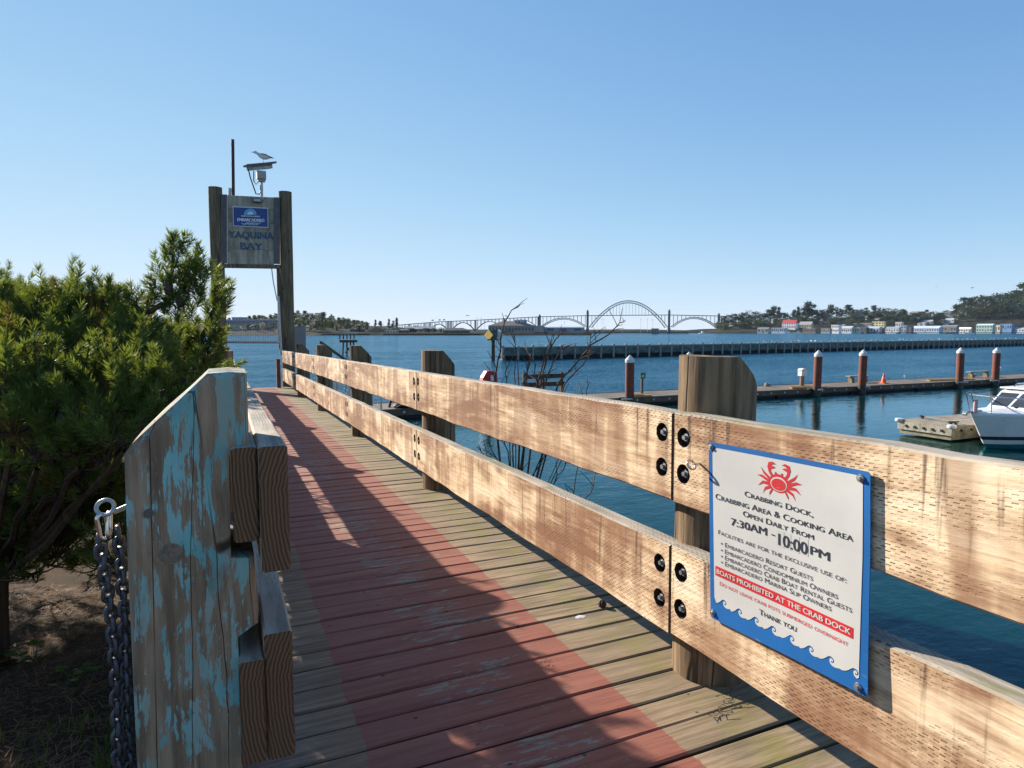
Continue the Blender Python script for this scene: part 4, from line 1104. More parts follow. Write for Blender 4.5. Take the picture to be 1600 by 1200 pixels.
def fl_dock(name, x0, x1, y0, y1, label, sec=6.0, cat='dock'):
    d = thing(name, label, cat, (x0, y0, WATER))
    n = max(1, int((x1 - x0) / sec))
    for i in range(n):
        a, b = (x1 - x0) * i / n, (x1 - x0) * (i + 1) / n - .03
        mb = MB(); mb.box(a, b, .06, y1 - y0 - .06, .30, .42 + frng.uniform(-.01, .01)); mb.build('deck_section', M['float_top'], d)
        mb = MB(); mb.box(a + .1, b - .1, .15, y1 - y0 - .15, -.4, .16); mb.build('flotation', M['foam'], d)
        for yy in (0, y1 - y0 - .06):
            mb = MB(); mb.box(a, b, yy, yy + .06, .14, .44); mb.build('edge_timber', M['waler'], d)
            for k in range(6):
                xx = a + (b - a) * (k + .5) / 6; mb = MB(); mb.tube([(xx, yy + (-.01 if yy == 0 else .07), .28), (xx, yy + .03, .28)], .05, 8); mb.build('bolt_plate', M['galv'], d)
    return d
DY0, DY1 = 27.6, 30.4
fl_dock('floating_dock', 4.6, 78., DY0, DY1, 'long brown floating dock running across the marina basin')
def piling(px, pyw, pyt, label, r=.225):
    p = PZ(px, pyw, WATER); p.y = DY0 - .30; p = PY(px, 600, p.y); p.z = WATER
    h = PY(px, pyt, p.y).z - WATER
    t_ = thing('piling', label, 'piling', (p.x, p.y, WATER), 0, 'white capped rust pilings along the float'); t_.rotation_euler = (frng.uniform(-.012, .012), frng.uniform(-.012, .012), frng.uniform(0, 6))
    mb = MB(); K = 18
    mb.lathe([(r, -2.5), (r, .12), (r, .55)], K); mb.build('weed_band', M['wet'], t_, 40)
    mb = MB(); mb.lathe([(r * 1.01, .55), (r * 1.01, h - .36)], K); mb.build('shaft', M['rust'], t_, 40)
    mb = MB(); mb.lathe([(r * 1.06, h - .38), (r * 1.06, h - .26), (r * 1.10, h - .25), (.02, h)], K); mb.build('cap', M['cap'], t_, 30)
    mb = MB(); mb.box(-.34, .34, -.05, .06, .40, .47); mb.box(-.34, -.27, .0, .5, .40, .47); mb.box(.27, .34, .0, .5, .40, .47); mb.build('pile_guide', M['galv'], t_)
piling(984, 632, 554.5, 'white capped piling standing left of the nearest round railing post')
piling(1076, 630, 549.5, 'piling whose white cap peeks over the nearest round railing post')
piling(1276.5, 622, 547, 'white capped piling just right of the white dock pedestal')
piling(1346.8, 618, 546, 'white capped piling with a bench behind it, left of the orange cone')
piling(1499, 608, 543, 'white capped piling behind the bow of the moored boat')
piling(1554.5, 604, 543, 'white capped piling furthest right, above the boat cabin')
def on_dock(px, y=29.): p = PY(px, 600, y); return (p.x, y, DZ)
def bench(px, y, L, label, back=False, rz=0.):
    t_ = thing('bench', label, 'bench', on_dock(px, y), rz)
    if not back:
        for dy in (-.15, .03):
            mb = MB(); mb.box(-L/2, L/2, dy, dy + .16, .40, .46); mb.build('seat_plank', M['board_grey'], t_)
        for s in (-1, 1):
            mb = MB(); mb.prism([(-.17, 0), (.17, 0), (.12, .40), (-.12, .40)], s * (L/2 - .32) - .13, s * (L/2 - .32) + .13, 'x'); mb.build('block_leg', M['conc_side'], t_)
    return t_
bench(1340, 29.9, 1.9, 'low plank bench on block feet behind the piling just left of the orange cone')
bench(1528, 29.6, 2.4, 'low plank bench on the float beyond the moored boat')
# timber rack seen above the railing
rk = thing('timber_rack', 'dark timber rack with two cross boards, seen over the railing behind the bare shrub', 'rack', on_dock(850, 28.6))
for zz in (1.06, .66):
    mb = MB(); mb.box(-1.15, 1.15, -.04, .04, zz, zz + .22); mb.build('cross_board', M['dark_wood'], rk)
for xx in (-1.05, 0, 1.05):
    mb = MB(); mb.box(xx - .06, xx + .06, .05, .17, 0, 1.34 if xx else 1.2); mb.build('post', M['dark_wood'], rk)
# red peaked cover
p = on_dock(763, 28.4); rc = thing('red_cover', 'red peaked cover with a pale tag, showing above the railing left of the shrub', 'cover', p)
M['red'] = plain('red_plastic', (.36, .012, .02), .5, 0., .2, 4.); zt = PY(763, 579.5, 28.4).z - DZ
mb = MB(); mb.prism([(-.42, zt - .62), (.40, zt - .62), (.36, zt - .12), (.18, zt), (-.14, zt), (-.34, zt - .30)], -.2, .2); mb.build('hood', M['red'], rc)
mb = MB(); mb.box(.04, .26, -.215, -.2, zt - .45, zt - .2); mb.build('tag', M['cap'], rc)
mb = MB(); mb.box(-.1, .1, -.08, .08, 0, zt - .6); mb.build('stand', M['dark_wood'], rc)
# dark folding stool and gear on the float seen between the rails
st = thing('stool', 'dark splayed-leg stool on the float, seen through the gap between the railing boards', 'stool', on_dock(621, 28.6))
for s, (x0, x1) in enumerate(((-.42, -.18), (.0, -.05), (.42, .12))):
    mb = MB(); mb.tube([(x0, -.1 + .1 * s, 0), (x1, 0, .75)], [.06, .085], 8); mb.build('leg', M['black'], st, 40)
mb = MB(); mb.box(-.4, .4, -.25, .25, .72, .82); mb.build('seat', M['black'], st)
gb_ = thing('gear_bag', 'dark slumped gear bag lying on the float beside the splayed stool', 'bag', on_dock(630, 28.1))
mb = MB(); mb.lathe([(.02, 0), (.34, .02), (.40, .10), (.30, .20), (.08, .26)], 12); o = mb.build('bag', M['black'], gb_, 60); o.scale = (1.2, .7, 1)
mb = MB(); mb.tube([(-.4, -.2, .05), (-.1, -.3, .22), (.3, -.25, .08)], .02, 6); mb.build('strap', M['conc'], gb_)
mb = MB(); q = on_dock(651, 27.9); mb.box(-.05, .05, -.05, .05, -.3, .42); mb.tube([(0, 0, .36), (0, 0, .46)], [.13, .16], 10)
mb.build('bollard', M['galv'], None, None, q, label='short grey mooring bollard at the float edge, seen between the railing boards', cat='bollard')
# pedestal, green tag post, cone, gulls, yellow strips, small clutter
pd = thing('dock_pedestal', 'white headed power pedestal on the float left of the piling', 'pedestal', on_dock(1253, 29.6))
mb = MB(); mb.tube([(0, 0, 0), (0, 0, .62)], .13, 12); mb.build('post', plain('pedestal_brown', (.20, .13, .09), .7), pd, 40)
mb = MB(); mb.box(-.22, .22, -.16, .16, .60, .98); mb.prism([(-.24, .98), (.24, .98), (.1, 1.08), (-.1, 1.08)], -.18, .18); mb.build('head', M['cap'], pd)
gs = thing('green_sign_post', 'small green sign on a wooden post at the near end of the float', 'sign', on_dock(1003, 29.4))
mb = MB(); mb.box(-.06, .06, -.05, .05, 0, .98); mb.build('post', M['waler'], gs)
mb = MB(); mb.box(-.17, .17, -.085, -.055, .82, 1.14); mb.build('plate', plain('green_plate', (.02, .13, .09), .5), gs)
mb = MB(); mb.box(-.06, .06, -.095, -.087, .9, 1.0); mb.build('mark', M['cap'], gs)
cn = thing('traffic_cone', 'orange traffic cone standing on the float between the pilings', 'cone', on_dock(1380.5, 28.6))
mb = MB(); mb.box(-.22, .22, -.22, .22, 0, .04); mb.build('base', plain('cone_orange', (.75, .11, .025), .5, 0., .1), cn)
mb = MB(); mb.lathe([(.165, .04), (.03, .68)], 16); mb.build('body', bpy.data.materials['cone_orange'], cn, 40)
mb = MB(); mb.lathe([(.120, .285), (.086, .45)], 16); mb.build('band', plain('cone_band', (.75, .22, .13), .4), cn, 40)
gull(on_dock(1414, 30.2), .35, 1.25, 'gull with white breast standing on the far edge of the float, right of the cone')
q = on_dock(1563, 29.6); gull((q[0], q[1], DZ + .46), .2, 1.15, 'gull sitting on the plank bench beyond the moored boat')
for px0, px1, yy, lab in ((1236, 1290, 28.2, 'yellow strip lying on the float beside the white pedestal'), (1450, 1520, 28.6, 'yellow strip lying on the float behind the boat bow'), (985, 1018, 28.1, 'yellow strip lying at the near end of the float')):
    a, b = on_dock(px0, yy), on_dock(px1, yy - .35); mb = MB()
    mb.bar((a[0], a[1], DZ + .05), (b[0], b[1], DZ + .05), .22, .08); mb.bar((a[0], a[1] + .1, DZ + .1), (b[0] - .4, b[1] + .12, DZ + .1), .06, .04)
    mb.build('yellow_strip', M['yellow'], label=lab, cat='strip')
for k, (px, yy, lab) in enumerate(((1199, 29.9, 'pale coiled line near the near end of the float'), (1520, 30.1, 'pale coiled line on the far edge of the float'))):
    q = on_dock(px, yy); mb = MB()
    mb.tube([(.22 * cos(a * .9) * (1 - a * .012), .16 * sin(a * .9), .03 + a * .007) for a in range(26)], .03, 6)
    mb.build('coiled_line', M['conc'], None, 50, (q[0], q[1], DZ), label=lab, cat='rope')

# litter on the boardwalk
def on_deck(px, py): d = ray(px, py); t_ = -EYE / (d.z + SLOPE * d.y); return d * t_
p = on_deck(941, 949); mb = MB(); prof = [(.003, -.02)] + [((.008 + .010 * sin(pi * k / 7)) * (1.15 if k % 2 else .9), -.019 + .038 * k / 7) for k in range(8)]; mb.lathe(prof, 9)
mb.build('fallen_cone', M['cone'], None, None, (p.x, p.y, p.z + .016), (1.3, .2, .4), label='small dark cone lying on the boards near the lower rail', cat='cone')
lr2 = random.Random(12)
def tangle(px, py, n, s, lab):
    p = on_deck(px, py); mb = MB()
    for k in range(n):
        a = lr2.uniform(0, 6.28); q = Vector((lr2.gauss(0, s), lr2.gauss(0, s * .5), .004)); pts = [q + Vector((cos(a + j * lr2.uniform(-.5, .5)) * j * s * .4, sin(a) * j * s * .3, .008 + .006 * sin(j * 1.3 + k))) for j in range(5)]
        mb.tube(pts, .0011, 4)
    mb.build('dry_twigs', M['twig'], None, 60, (p.x, p.y, p.z), label=lab, cat='twigs')
tangle(1150, 1093, 7, .03, 'tangle of dry twigs at the foot of the nearest round post'); tangle(857, 1040, 3, .015, 'two pale pine needles lying on the red strip'); tangle(1120, 1110, 4, .03, 'loose dry grass on the boards before the nearest post')
for px, py, s in ((906, 965, .018),):
    p = on_deck(px, py); mb = MB(); K = 11
    mb.add([(s * (.7 + .5 * lr2.random()) * cos(2*pi*k/K) * 1.5, s * (.6 + .5 * lr2.random()) * sin(2*pi*k/K), 0) for k in range(K)] + [(0, 0, .002)], [(k, (k+1) % K, K) for k in range(K)])
    mb.build('bird_dropping', M['cap'], None, None, (p.x, p.y, p.z + .0035), (-math.atan(SLOPE), 0, 0), label={906: 'white bird dropping on the grey boards beside the dark cone', 742: 'pale splash on the shaded red strip near the bottom', 1045: 'small pale splash on the boards left of the nearest post', 640: 'small pale splash on the shaded red strip further up'}[px], cat='dropping')
# finger float beside the boat
fg = thing('finger_float', 'short pale concrete finger float beside the moored boat', 'float', (22.8, 14.0, WATER))
mb = MB(); mb.box(0, 6.5, 0, 1.85, .06, .50); mb.build('pontoon', M['conc_side'], fg)
mb = MB(); mb.box(-.03, 6.53, -.03, 1.88, .50, .56); mb.build('deck', M['conc'], fg)
mb = MB(); mb.box(-.07, -.034, -.05, 1.9, .22, .50); mb.build('end_fender', M['board_grey'], fg)
for k in range(5):
    mb = MB(); mb.tube([(-.07, .28 + .32 * k, .36), (-.11, .28 + .32 * k, .36)], [.055, .045], 10); mb.build('bolt', M['black'], fg, 40)
for k in range(4):
    mb = MB(); mb.tube([(.5 + .55 * k, -.03, .38), (.5 + .55 * k, -.07, .38)], .045, 8); mb.build('bolt', M['black'], fg, 40)
for (x, y) in ((-.02, -.02), (-.02, 1.87)):
    mb = MB(); mb.lathe([(.13, .49), (.15, .52), (.13, .60), (.05, .61)], 12, (x, y, 0)); mb.build('corner_bumper', M['cap'], fg, 50)
for (x, y) in ((.25, .18), (.95, 1.65), (.45, .14)):
    mb = MB(); mb.bar((x - .14, y, .66), (x + .14, y, .66), .05, .05); mb.box(x - .05, x + .05, y - .03, y + .03, .56, .64); mb.build('cleat', M['black'], fg)

# ------------------------------------------------------------------ moored motor boat
M['gel'] = plain('white_gelcoat', (.74, .74, .72), .28, 0., .05, 3., .5); M['hull_grey'] = plain('hull_white', (.60, .60, .58), .3, 0., .06, 2., .5)
M['teal'] = plain('teal_antifoul', (.012, .13, .14), .5, 0., .2, 3.); M['stripe'] = plain('dark_stripe', (.02, .025, .035), .35)
M['glass'] = plain('dark_glass', (.05, .055, .06), .08, 0., .2, 4., .6); M['rail_steel'] = M['steel']
boat = thing('motor_boat', 'white cabin motor boat with teal underside moored bow-out at the right edge', 'boat', (21.68, 12.75, WATER))
boat.rotation_euler = (0, 0, radians(1.))
def hull_station(u):
    """u 0 bow .. 1 stern -> half breadths and heights of the hull lines"""
    L = 7.4; bs = min(1., (u / .55)) ; b = 1.22 * (1 - (1 - bs) ** 2.2)
    sheer = 1.20 - .22 * u; rake = 1.05 * (1 - u)  # forward rake of the stem
    ch = .62 * (1 - u) ** 1.5 + .12; keel = -.45 + .75 * max(0, (1 - u * 6)) ** 2 * .6
    return L, b, sheer, ch, keel
def boat_lines():
    N = 22; rows = []
    for i in range(N + 1):
        u = (i / N) ** 1.3; L, b, sh, ch, kl = hull_station(u)
        xs = .0 + u * L; stem = lambda z: (1.0 - (z + .45) / 1.65) * 1.28 * (1 - u) ** 3
        pts = []
        for (yy, zz) in ((0, kl), (b * .55, kl + .28), (b * .80, .16), (b * .865, .30), (b * .885, .42), (b * .93, .72), (b * .99, sh - .09), (b * 1.02, sh - .07), (b * 1.02, sh), (b * .93, sh + .03)):
            pts.append((xs + stem(zz), yy, zz))
        rows.append(pts)
    return rows
rows = boat_lines(); nr = len(rows[0])
def hull_part(name, j0, j1, mat, par=boat):
    mb = MB()
    for s in (-1, 1):
        o = len(mb.v)
        for r in rows:
            for j in range(j0, j1 + 1): x, y, z = r[j]; mb.v.append((x, y * s, z))
        k = j1 - j0 + 1
        for i in range(len(rows) - 1):
            for j in range(k - 1): mb.f.append((o + i*k + j, o + (i+1)*k + j, o + (i+1)*k + j + 1, o + i*k + j + 1)); mb.m.append(0)
    return mb.build(name, mat, par, 50)
hull_part('underside', 0, 2, M['teal']); hull_part('boot_stripe', 2, 3, M['hull_grey']); hull_part('dark_stripe', 3, 4, M['stripe']); hull_part('topsides', 4, 6, M['hull_grey']); hull_part('rub_rail', 6, 9, M['gel'])
mb = MB()
for i, r in enumerate(rows):
    x, y, z = r[9]; cam_ = .10 * min(1, i / 8)
    mb.v += [(x, y, z), (x, y * .5, z + cam_ * .8), (x, 0, z + cam_), (x, -y * .5, z + cam_ * .8), (x, -y, z)]
for i in range(len(rows) - 1):
    for j in range(4): mb.f.append((i*5+j, (i+1)*5+j, (i+1)*5+j+1, i*5+j+1)); mb.m.append(0)
mb.build('foredeck', M['gel'], boat, 50)
# cabin: raked windscreen, side windows, roof
def cab_sec(x, w, z0, z1, wt): return [(x, -w, z0), (x, -wt, z1), (x, wt, z1), (x, w, z0)]
secs = [cab_sec(1.95, .62, 1.20, 1.24, .60), cab_sec(2.85, .92, 1.15, 1.76, .66), cab_sec(3.3, .98, 1.12, 1.82, .72), cab_sec(5.6, 1.0, 1.05, 1.84, .78), cab_sec(5.7, 1.0, 1.05, 1.82, .78)]
mb = MB()
for s in secs: mb.v += s
for i in range(len(secs) - 1):
    for j in range(3): mb.f.append((i*4+j, (i+1)*4+j, (i+1)*4+j+1, i*4+j+1)); mb.m.append(0)
mb.f += [(0, 1, 2, 3), (16, 17, 18, 19)]; mb.m += [0, 0]
mb.build('cabin', M['gel'], boat)
mb = MB(); mb.box(2.95, 5.9, -.76, .76, 1.84, 1.89); mb.build('roof', M['gel'], boat)
def lerp3(a, b, t_): return tuple(a[i] + (b[i] - a[i]) * t_ for i in range(3))
def cabin_window(name, c, n):
    mb = MB(); nv = Vector(n).normalized() * .012; vs = [Vector(q) + nv for q in c]; vs2 = [Vector(q) - nv for q in c]; k = len(c)
    mb.add(vs + vs2, [tuple(range(k)), tuple(range(2*k-1, k-1, -1))] + [(i, k+i, k+(i+1)%k, (i+1)%k) for i in range(k)]); mb.build(name, M['glass'], boat)
A, B = secs[0], secs[1]
def wq(ya, yb, t0, t1, e=.0):
    def pt(f, t_): return (1.95 + .9 * t_, (-(.60) + 1.20 * f) * (1 - t_) + (-.66 + 1.32 * f) * t_, 1.24 + .52 * t_)
    return [pt(ya, t0), pt(yb, t0), pt(yb, t1), pt(ya, t1)]
cabin_window('windscreen', wq(.05, .46, .14, .90), (-.62, 0, .9)); cabin_window('windscreen', wq(.54, .95, .14, .90), (-.62, 0, .9))
for s in (-1, 1):
    def sp(x, f):
        k0, k1 = (secs[1], secs[2]) if x < 3.3 else (secs[2], secs[3]); u = (x - k0[0][0]) / (k1[0][0] - k0[0][0])
        lo, hi = lerp3(k0[0], k1[0], u), lerp3(k0[1], k1[1], u); q = lerp3(lo, hi, f); return (x, s * -q[1], q[2])
    cabin_window('side_window', [sp(2.95, .34), sp(4.1, .36), sp(4.1, .86), sp(3.12, .86)], (0, s, .3)); cabin_window('side_window', [sp(4.25, .36), sp(5.4, .38), sp(5.4, .86), sp(4.25, .86)], (0, s, .3))
# bow rail
def deck_edge(i, s, dzv=0.): x, y, z = rows[i][9]; return Vector((x, y * s * .97, z + dzv))
for s in (-1, 1):
    pts = [deck_edge(1, s, .62) + Vector((-.25, 0, 0))] + [deck_edge(i, s, .60 - .02 * i) for i in (3, 5, 7, 9, 11)] + [deck_edge(13, s, .02)]
    mb = MB(); mb.tube(pts, .018, 8); mb.build('bow_rail', M['steel'], boat, 60)
    for i, q in ((1, pts[0]), (3, pts[1]), (7, pts[3]), (11, pts[5])):
        mb = MB(); mb.tube([deck_edge(i, s), q], .016, 8); mb.build('stanchion', M['steel'], boat, 60)
mb = MB(); mb.tube([deck_edge(1, -1, .62) + Vector((-.25, 0, 0)), Vector((-.02 + rows[0][9][0] - .25, 0, 1.85)), deck_edge(1, 1, .62) + Vector((-.25, 0, 0))], .018, 8); mb.build('bow_rail', M['steel'], boat, 60)
mb = MB(); mb.bar((rows[0][9][0] - .28, 0, 1.26), (rows[0][9][0] + .5, 0, 1.27), .16, .05); mb.tube([(rows[0][9][0] - .26, -.05, 1.2), (rows[0][9][0] - .26, .05, 1.2)], .05, 10); mb.build('anchor_roller', M['galv'], boat)
mb = MB(); mb.tube([(3.3, -.5, 1.89), (3.45, -.5, 2.0), (5.1, -.5, 2.02), (5.3, -.5, 1.89)], .022, 8); mb.tube([(3.3, .5, 1.89), (3.45, .5, 2.0), (5.1, .5, 2.02), (5.3, .5, 1.89)], .022, 8); mb.tube([(3.5, -.5, 2.0), (3.5, .5, 2.0)], .022, 8); mb.tube([(4.4, -.5, 2.01), (4.4, .5, 2.01)], .022, 8); mb.build('roof_rack', M['steel'], boat)
mb = MB(); mb.tube([(2.0, -.2, 1.31), (2.3, -.45, 1.33), (2.6, -.7, 1.3)], .02, 6); mb.build('deck_line', M['black'], boat)
mb = MB(); mb.tube([deck_edge(1, -1, .18) + Vector((-.1, -.05, .25)), deck_edge(1, -1, -.1) + Vector((-.12, -.06, .1))], .06, 8); mb.build('flag', plain('faded_flag', (.45, .28, .28), .8, 0., .6, 40), boat)
# registration letters on the bow
for k in range(6):
    x, y, z = rows[11][5]; mb = MB()
# mooring lines
for a, b, lab in (((23.15, 14.2, WATER + .68), (23.35, 12.65, WATER + 1.2), 'mooring line from the finger float cleat to the boat bow'), ((23.75, 15.65, WATER + .68), (23.3, 12.75, WATER + 1.22), 'thin mooring line from the far side of the finger float to the bow')):
    a, b = Vector(a), Vector(b); mb = MB(); mb.tube([a.lerp(b, t_) - Vector((0, 0, .28 * sin(pi * t_))) - a for t_ in [k / 10 for k in range(11)]], .016, 6)
    mb.build('mooring_line', M['board_grey'], None, 60, tuple(a), label=lab, cat='rope')

# ------------------------------------------------------------------ breakwater of panels between piles
B0, B1 = PZ(786, 563, WATER), PZ(1600, 540, WATER); BD = (B1 - B0).normalized(); BE = B0 + BD * 262
bw = thing('breakwater', 'long low dark breakwater wall of weathered panels between pale piles', 'breakwater', tuple(B0), atan2(BD.y, BD.x))
M['bw_panel'] = None
t = NT('breakwater_panel'); c = t.obj(); x_, y_, z_ = t.sep(t.n('TexCoord').outputs['Object'])
n_ = t.noise(c, (.8, 1, 1.6), 1., 5., .65); h_ = t.math('ADD', z_, t.math('MULTIPLY', n_, .55))
cc_ = t.mix(t.ramp(n_, .35, .65), (.055, .082, .078), (.115, .155, .14)); cc_ = t.mix(t.ramp(h_, .72, .98, 1., 0.), cc_, (.012, .012, .010))
M['bw_panel'] = t.done(t.bsdf(cc_, .85, 0., None, .2))
M['bw_pile'] = plain('breakwater_pile', (.21, .24, .23), .85, 0., .35, 1.5)
BH = 1.88; SP = 2.42
mb = MB(); mb.box(.03, SP - .03, .14, .34, -1.2, BH - .28); pan = mb.mesh('panel', M['bw_panel'])
mb = MB(); mb.box(-.14, .14, .0, .4, -1.2, BH + .06); pil = mb.mesh('pile', M['bw_pile'])
mb = MB(); mb.box(0.02, SP - .02, .08, .46, BH - .28, BH - .12); capm = mb.mesh('cap_beam', M['bw_pile'])
nb = int(262 / SP)
for i in range(nb):
    link('panel', pan, bw, (i * SP, 0, 0)); link('pile', pil, bw, (i * SP, 0, frng.uniform(-.05, .05))); link('cap_beam', capm, bw, (i * SP, 0, 0))
for i in range(95):
    s = frng.uniform(2, 250) if i > 20 else frng.uniform(30, 120); q = B0 + BD * s + Vector((-BD.y, BD.x, 0)) * .27
    gull((q.x, q.y, WATER + BH - .12), frng.choice((0, pi)) + frng.gauss(0, .6), frng.uniform(1.3, 1.75), 'gull perched on top of the long breakwater wall', 'gulls perched along the breakwater')

# day marker at the breakwater's end
mk = PZ(770.5, 563, WATER); dm = thing('day_marker', 'channel day marker on a pile with yellow diamond board, left of the breakwater end', 'marker', tuple(mk))
hm = PZ(770.5, 563, WATER); kx = hm.dot(CF) / FPX
mb = MB(); mb.lathe([(.26, -2), (.26, .4), (.24, 2.7)], 12); mb.build('pile', M['dark_wood'], dm, 40)
mb = MB(); mb.box(-.95, .95, -.3, .4, 2.65, 2.8); mb.box(-.5, .5, -.2, .3, 2.8, 4.0); mb.build('platform', M['bw_panel'], dm)
def diamond(name, px, py, sx, sz, mat, z_off, ry):
    c = PW(px, py, hm.dot(CF)) - mk; mb = MB(); mb.prism([(-sx, 0), (-sx*.5, -sz*.45), (0, -sz), (sx*.5, -sz*.45), (sx, 0), (sx*.5, sz*.45), (0, sz), (-sx*.5, sz*.45)], -.03, .03)
    mb.build(name, mat, dm, None, (c.x, c.y - .45, c.z), (0, 0, ry))
diamond('yellow_diamond', 761.5, 523.5, .9, .78, plain('marker_yellow', (.72, .42, .06), .6, 0., .1), 0, -1.25); diamond('white_diamond', 778, 522.5, .85, .70, M['cap'], 0, -1.25)
mb = MB(); a = PW(775.5, 531, hm.dot(CF)) - mk; b = PW(775.5, 541, hm.dot(CF)) - mk; mb.tube([a, b], .03, 6); mb.tube([a + Vector((.4, 0, 0)), b + Vector((.4, 0, 0))], .03, 6)
for k in range(4): q = a.lerp(b, k / 3); mb.tube([q, q + Vector((.4, 0, 0))], .025, 5)
mb.build('ladder', M['galv'], dm)
# pile dolphin with a platform
dp = PZ(545, 555, WATER); dl = thing('dolphin_platform', 'dark timber dolphin of splayed piles with a railed platform standing in the bay', 'platform', tuple(dp), -YAW)
dl.scale = (1.0, 1.0, 1.0); kd = dp.dot(CF) / FPX
for k, (x0, x1) in enumerate(((-10, -8), (-3, -2.5), (3.5, 3), (10, 7.5))):
    for yy in (0,):
        mb = MB(); mb.tube([(x0 * kd, yy * 1.4, -1), (x1 * kd, yy, 21 * kd)], .125, 8); mb.build('pile', M['dark_wood'], dl, 40)
mb = MB(); mb.box(-11.5*kd, 11.5*kd, -1, 1, 20*kd, 24*kd); mb.build('deck', M['dark_wood'], dl)
for s in (-1, 1): mb = MB(); mb.bar((-5*kd*s, -.16, 3*kd), (4*kd*s, -.16, 15*kd), .1, .13); mb.build('brace', M['dark_wood'], dl)
for k in range(5): mb = MB(); xx = (-11 + 5.5*k)*kd; mb.box(xx-.08, xx+.08, -1, -.84, 25*kd, 33*kd); mb.build('rail_post', M['dark_wood'], dl)
mb = MB(); mb.box(-11.5*kd, 11.5*kd, -1.0, -.9, 32*kd, 34*kd); mb.box(-11.5*kd, 11.5*kd, .9, 1.0, 32*kd, 34*kd); mb.build('hand_rail', M['bw_pile'], dl)
# ------------------------------------------------------------------ far shores
HZ = 518.0
def FW(px, w, py=None):
    """Point at depth w on the bearing of px; height from py, or the water."""
    p = PW(px, HZ, w); p.z = WATER if py is None else (HZ - py) / FPX * w
    return p
def interp(prof, x):
    if x <= prof[0][0]: return prof[0][1]
    for (a, b), (c, d) in zip(prof, prof[1:]):
        if x <= c: return b + (d - b) * (x - a) / (c - a)
    return prof[-1][1]
def mat_hill(name, a, b, c):
    t = NT(name); p = t.n('NewGeometry').outputs['Position']
    n = t.noise(p, (.02, .02, .05), 1., 6., .65); n2 = t.noise(p, (.12, .12, .2), 1., 4.)
    col = t.mix(t.ramp(n, .4, .6), a, b); col = t.mix(t.ramp(n2, .5, .7, 0., .7), col, c)
    return t.done(t.bsdf(col, .95, 0., t.bump(n2, .8, 2.), .1))
M['hill_r'] = mat_hill('far_hillside', (.060, .044, .028), (.028, .032, .018), (.018, .025, .014))
M['hill_l'] = mat_hill('far_low_shore', (.012, .017, .011), (.016, .019, .012), (.024, .023, .016))
def terrain(name, prof, w0, w1, w2, mat):
    xs = []; x = prof[0][0]
    while x <= prof[-1][0]: xs.append(x); x += 4
    mb = MB(); ws = [0, .06, .2, .4, .6, .8, 1., 1.2, 1.5]; n = len(xs)
    for f in ws:
        for x in xs:
            w = w0 + (w1 - w0) * f if f <= 1 else w1 + (w2 - w1) * (f - 1) * 2
            top = (HZ - interp(prof, x)) / FPX * w1 - WATER
            h = top * (min(1., f) ** .75) if f > 0 else -2.
            if f == .06: h = 2.2
            if f > 1: h = top * (1.15 - f * .3)
            h += .05 * top * fbm(x * .06, f * 5)
            p = PW(x, HZ, w); mb.v.append((p.x, p.y, WATER + max(h, -2)))
    for j in range(len(ws) - 1):
        for i in range(n - 1): mb.f.append((j*n+i, j*n+i+1, (j+1)*n+i+1, (j+1)*n+i)); mb.m.append(0)
    return mb.build(name, mat, kind='structure', smooth=70)
RP = [(1096, 519), (1118, 514), (1150, 508), (1200, 504), (1250, 501), (1300, 497), (1350, 495), (1400, 493), (1450, 494), (1480, 497), (1510, 490), (1560, 481), (1600, 474), (1680, 468), (1900, 465)]
terrain('right_hillside', RP, 1180, 1420, 1700, M['hill_r'])
LP = [(-600, 500), (0, 505), (200, 508), (340, 506), (400, 502), (440, 498), (480, 497), (520, 503), (560, 508), (620, 511), (660, 515)]
terrain('left_shore', LP, 640, 980, 1300, M['hill_l'])
MP = [(560, 517), (620, 513.5), (700, 514.5), (800, 515), (920, 515), (1000, 514.5), (1070, 516), (1100, 514), (1140, 513.5)]
terrain('middle_shore', MP, 1500, 1640, 1900, M['hill_l'])
MP2 = [(500, 519.5), (560, 517), (640, 517), (760, 518), (840, 517.5), (905, 518), (925, 520)]
terrain('near_point', MP2, 640, 760, 900, M['hill_l'])

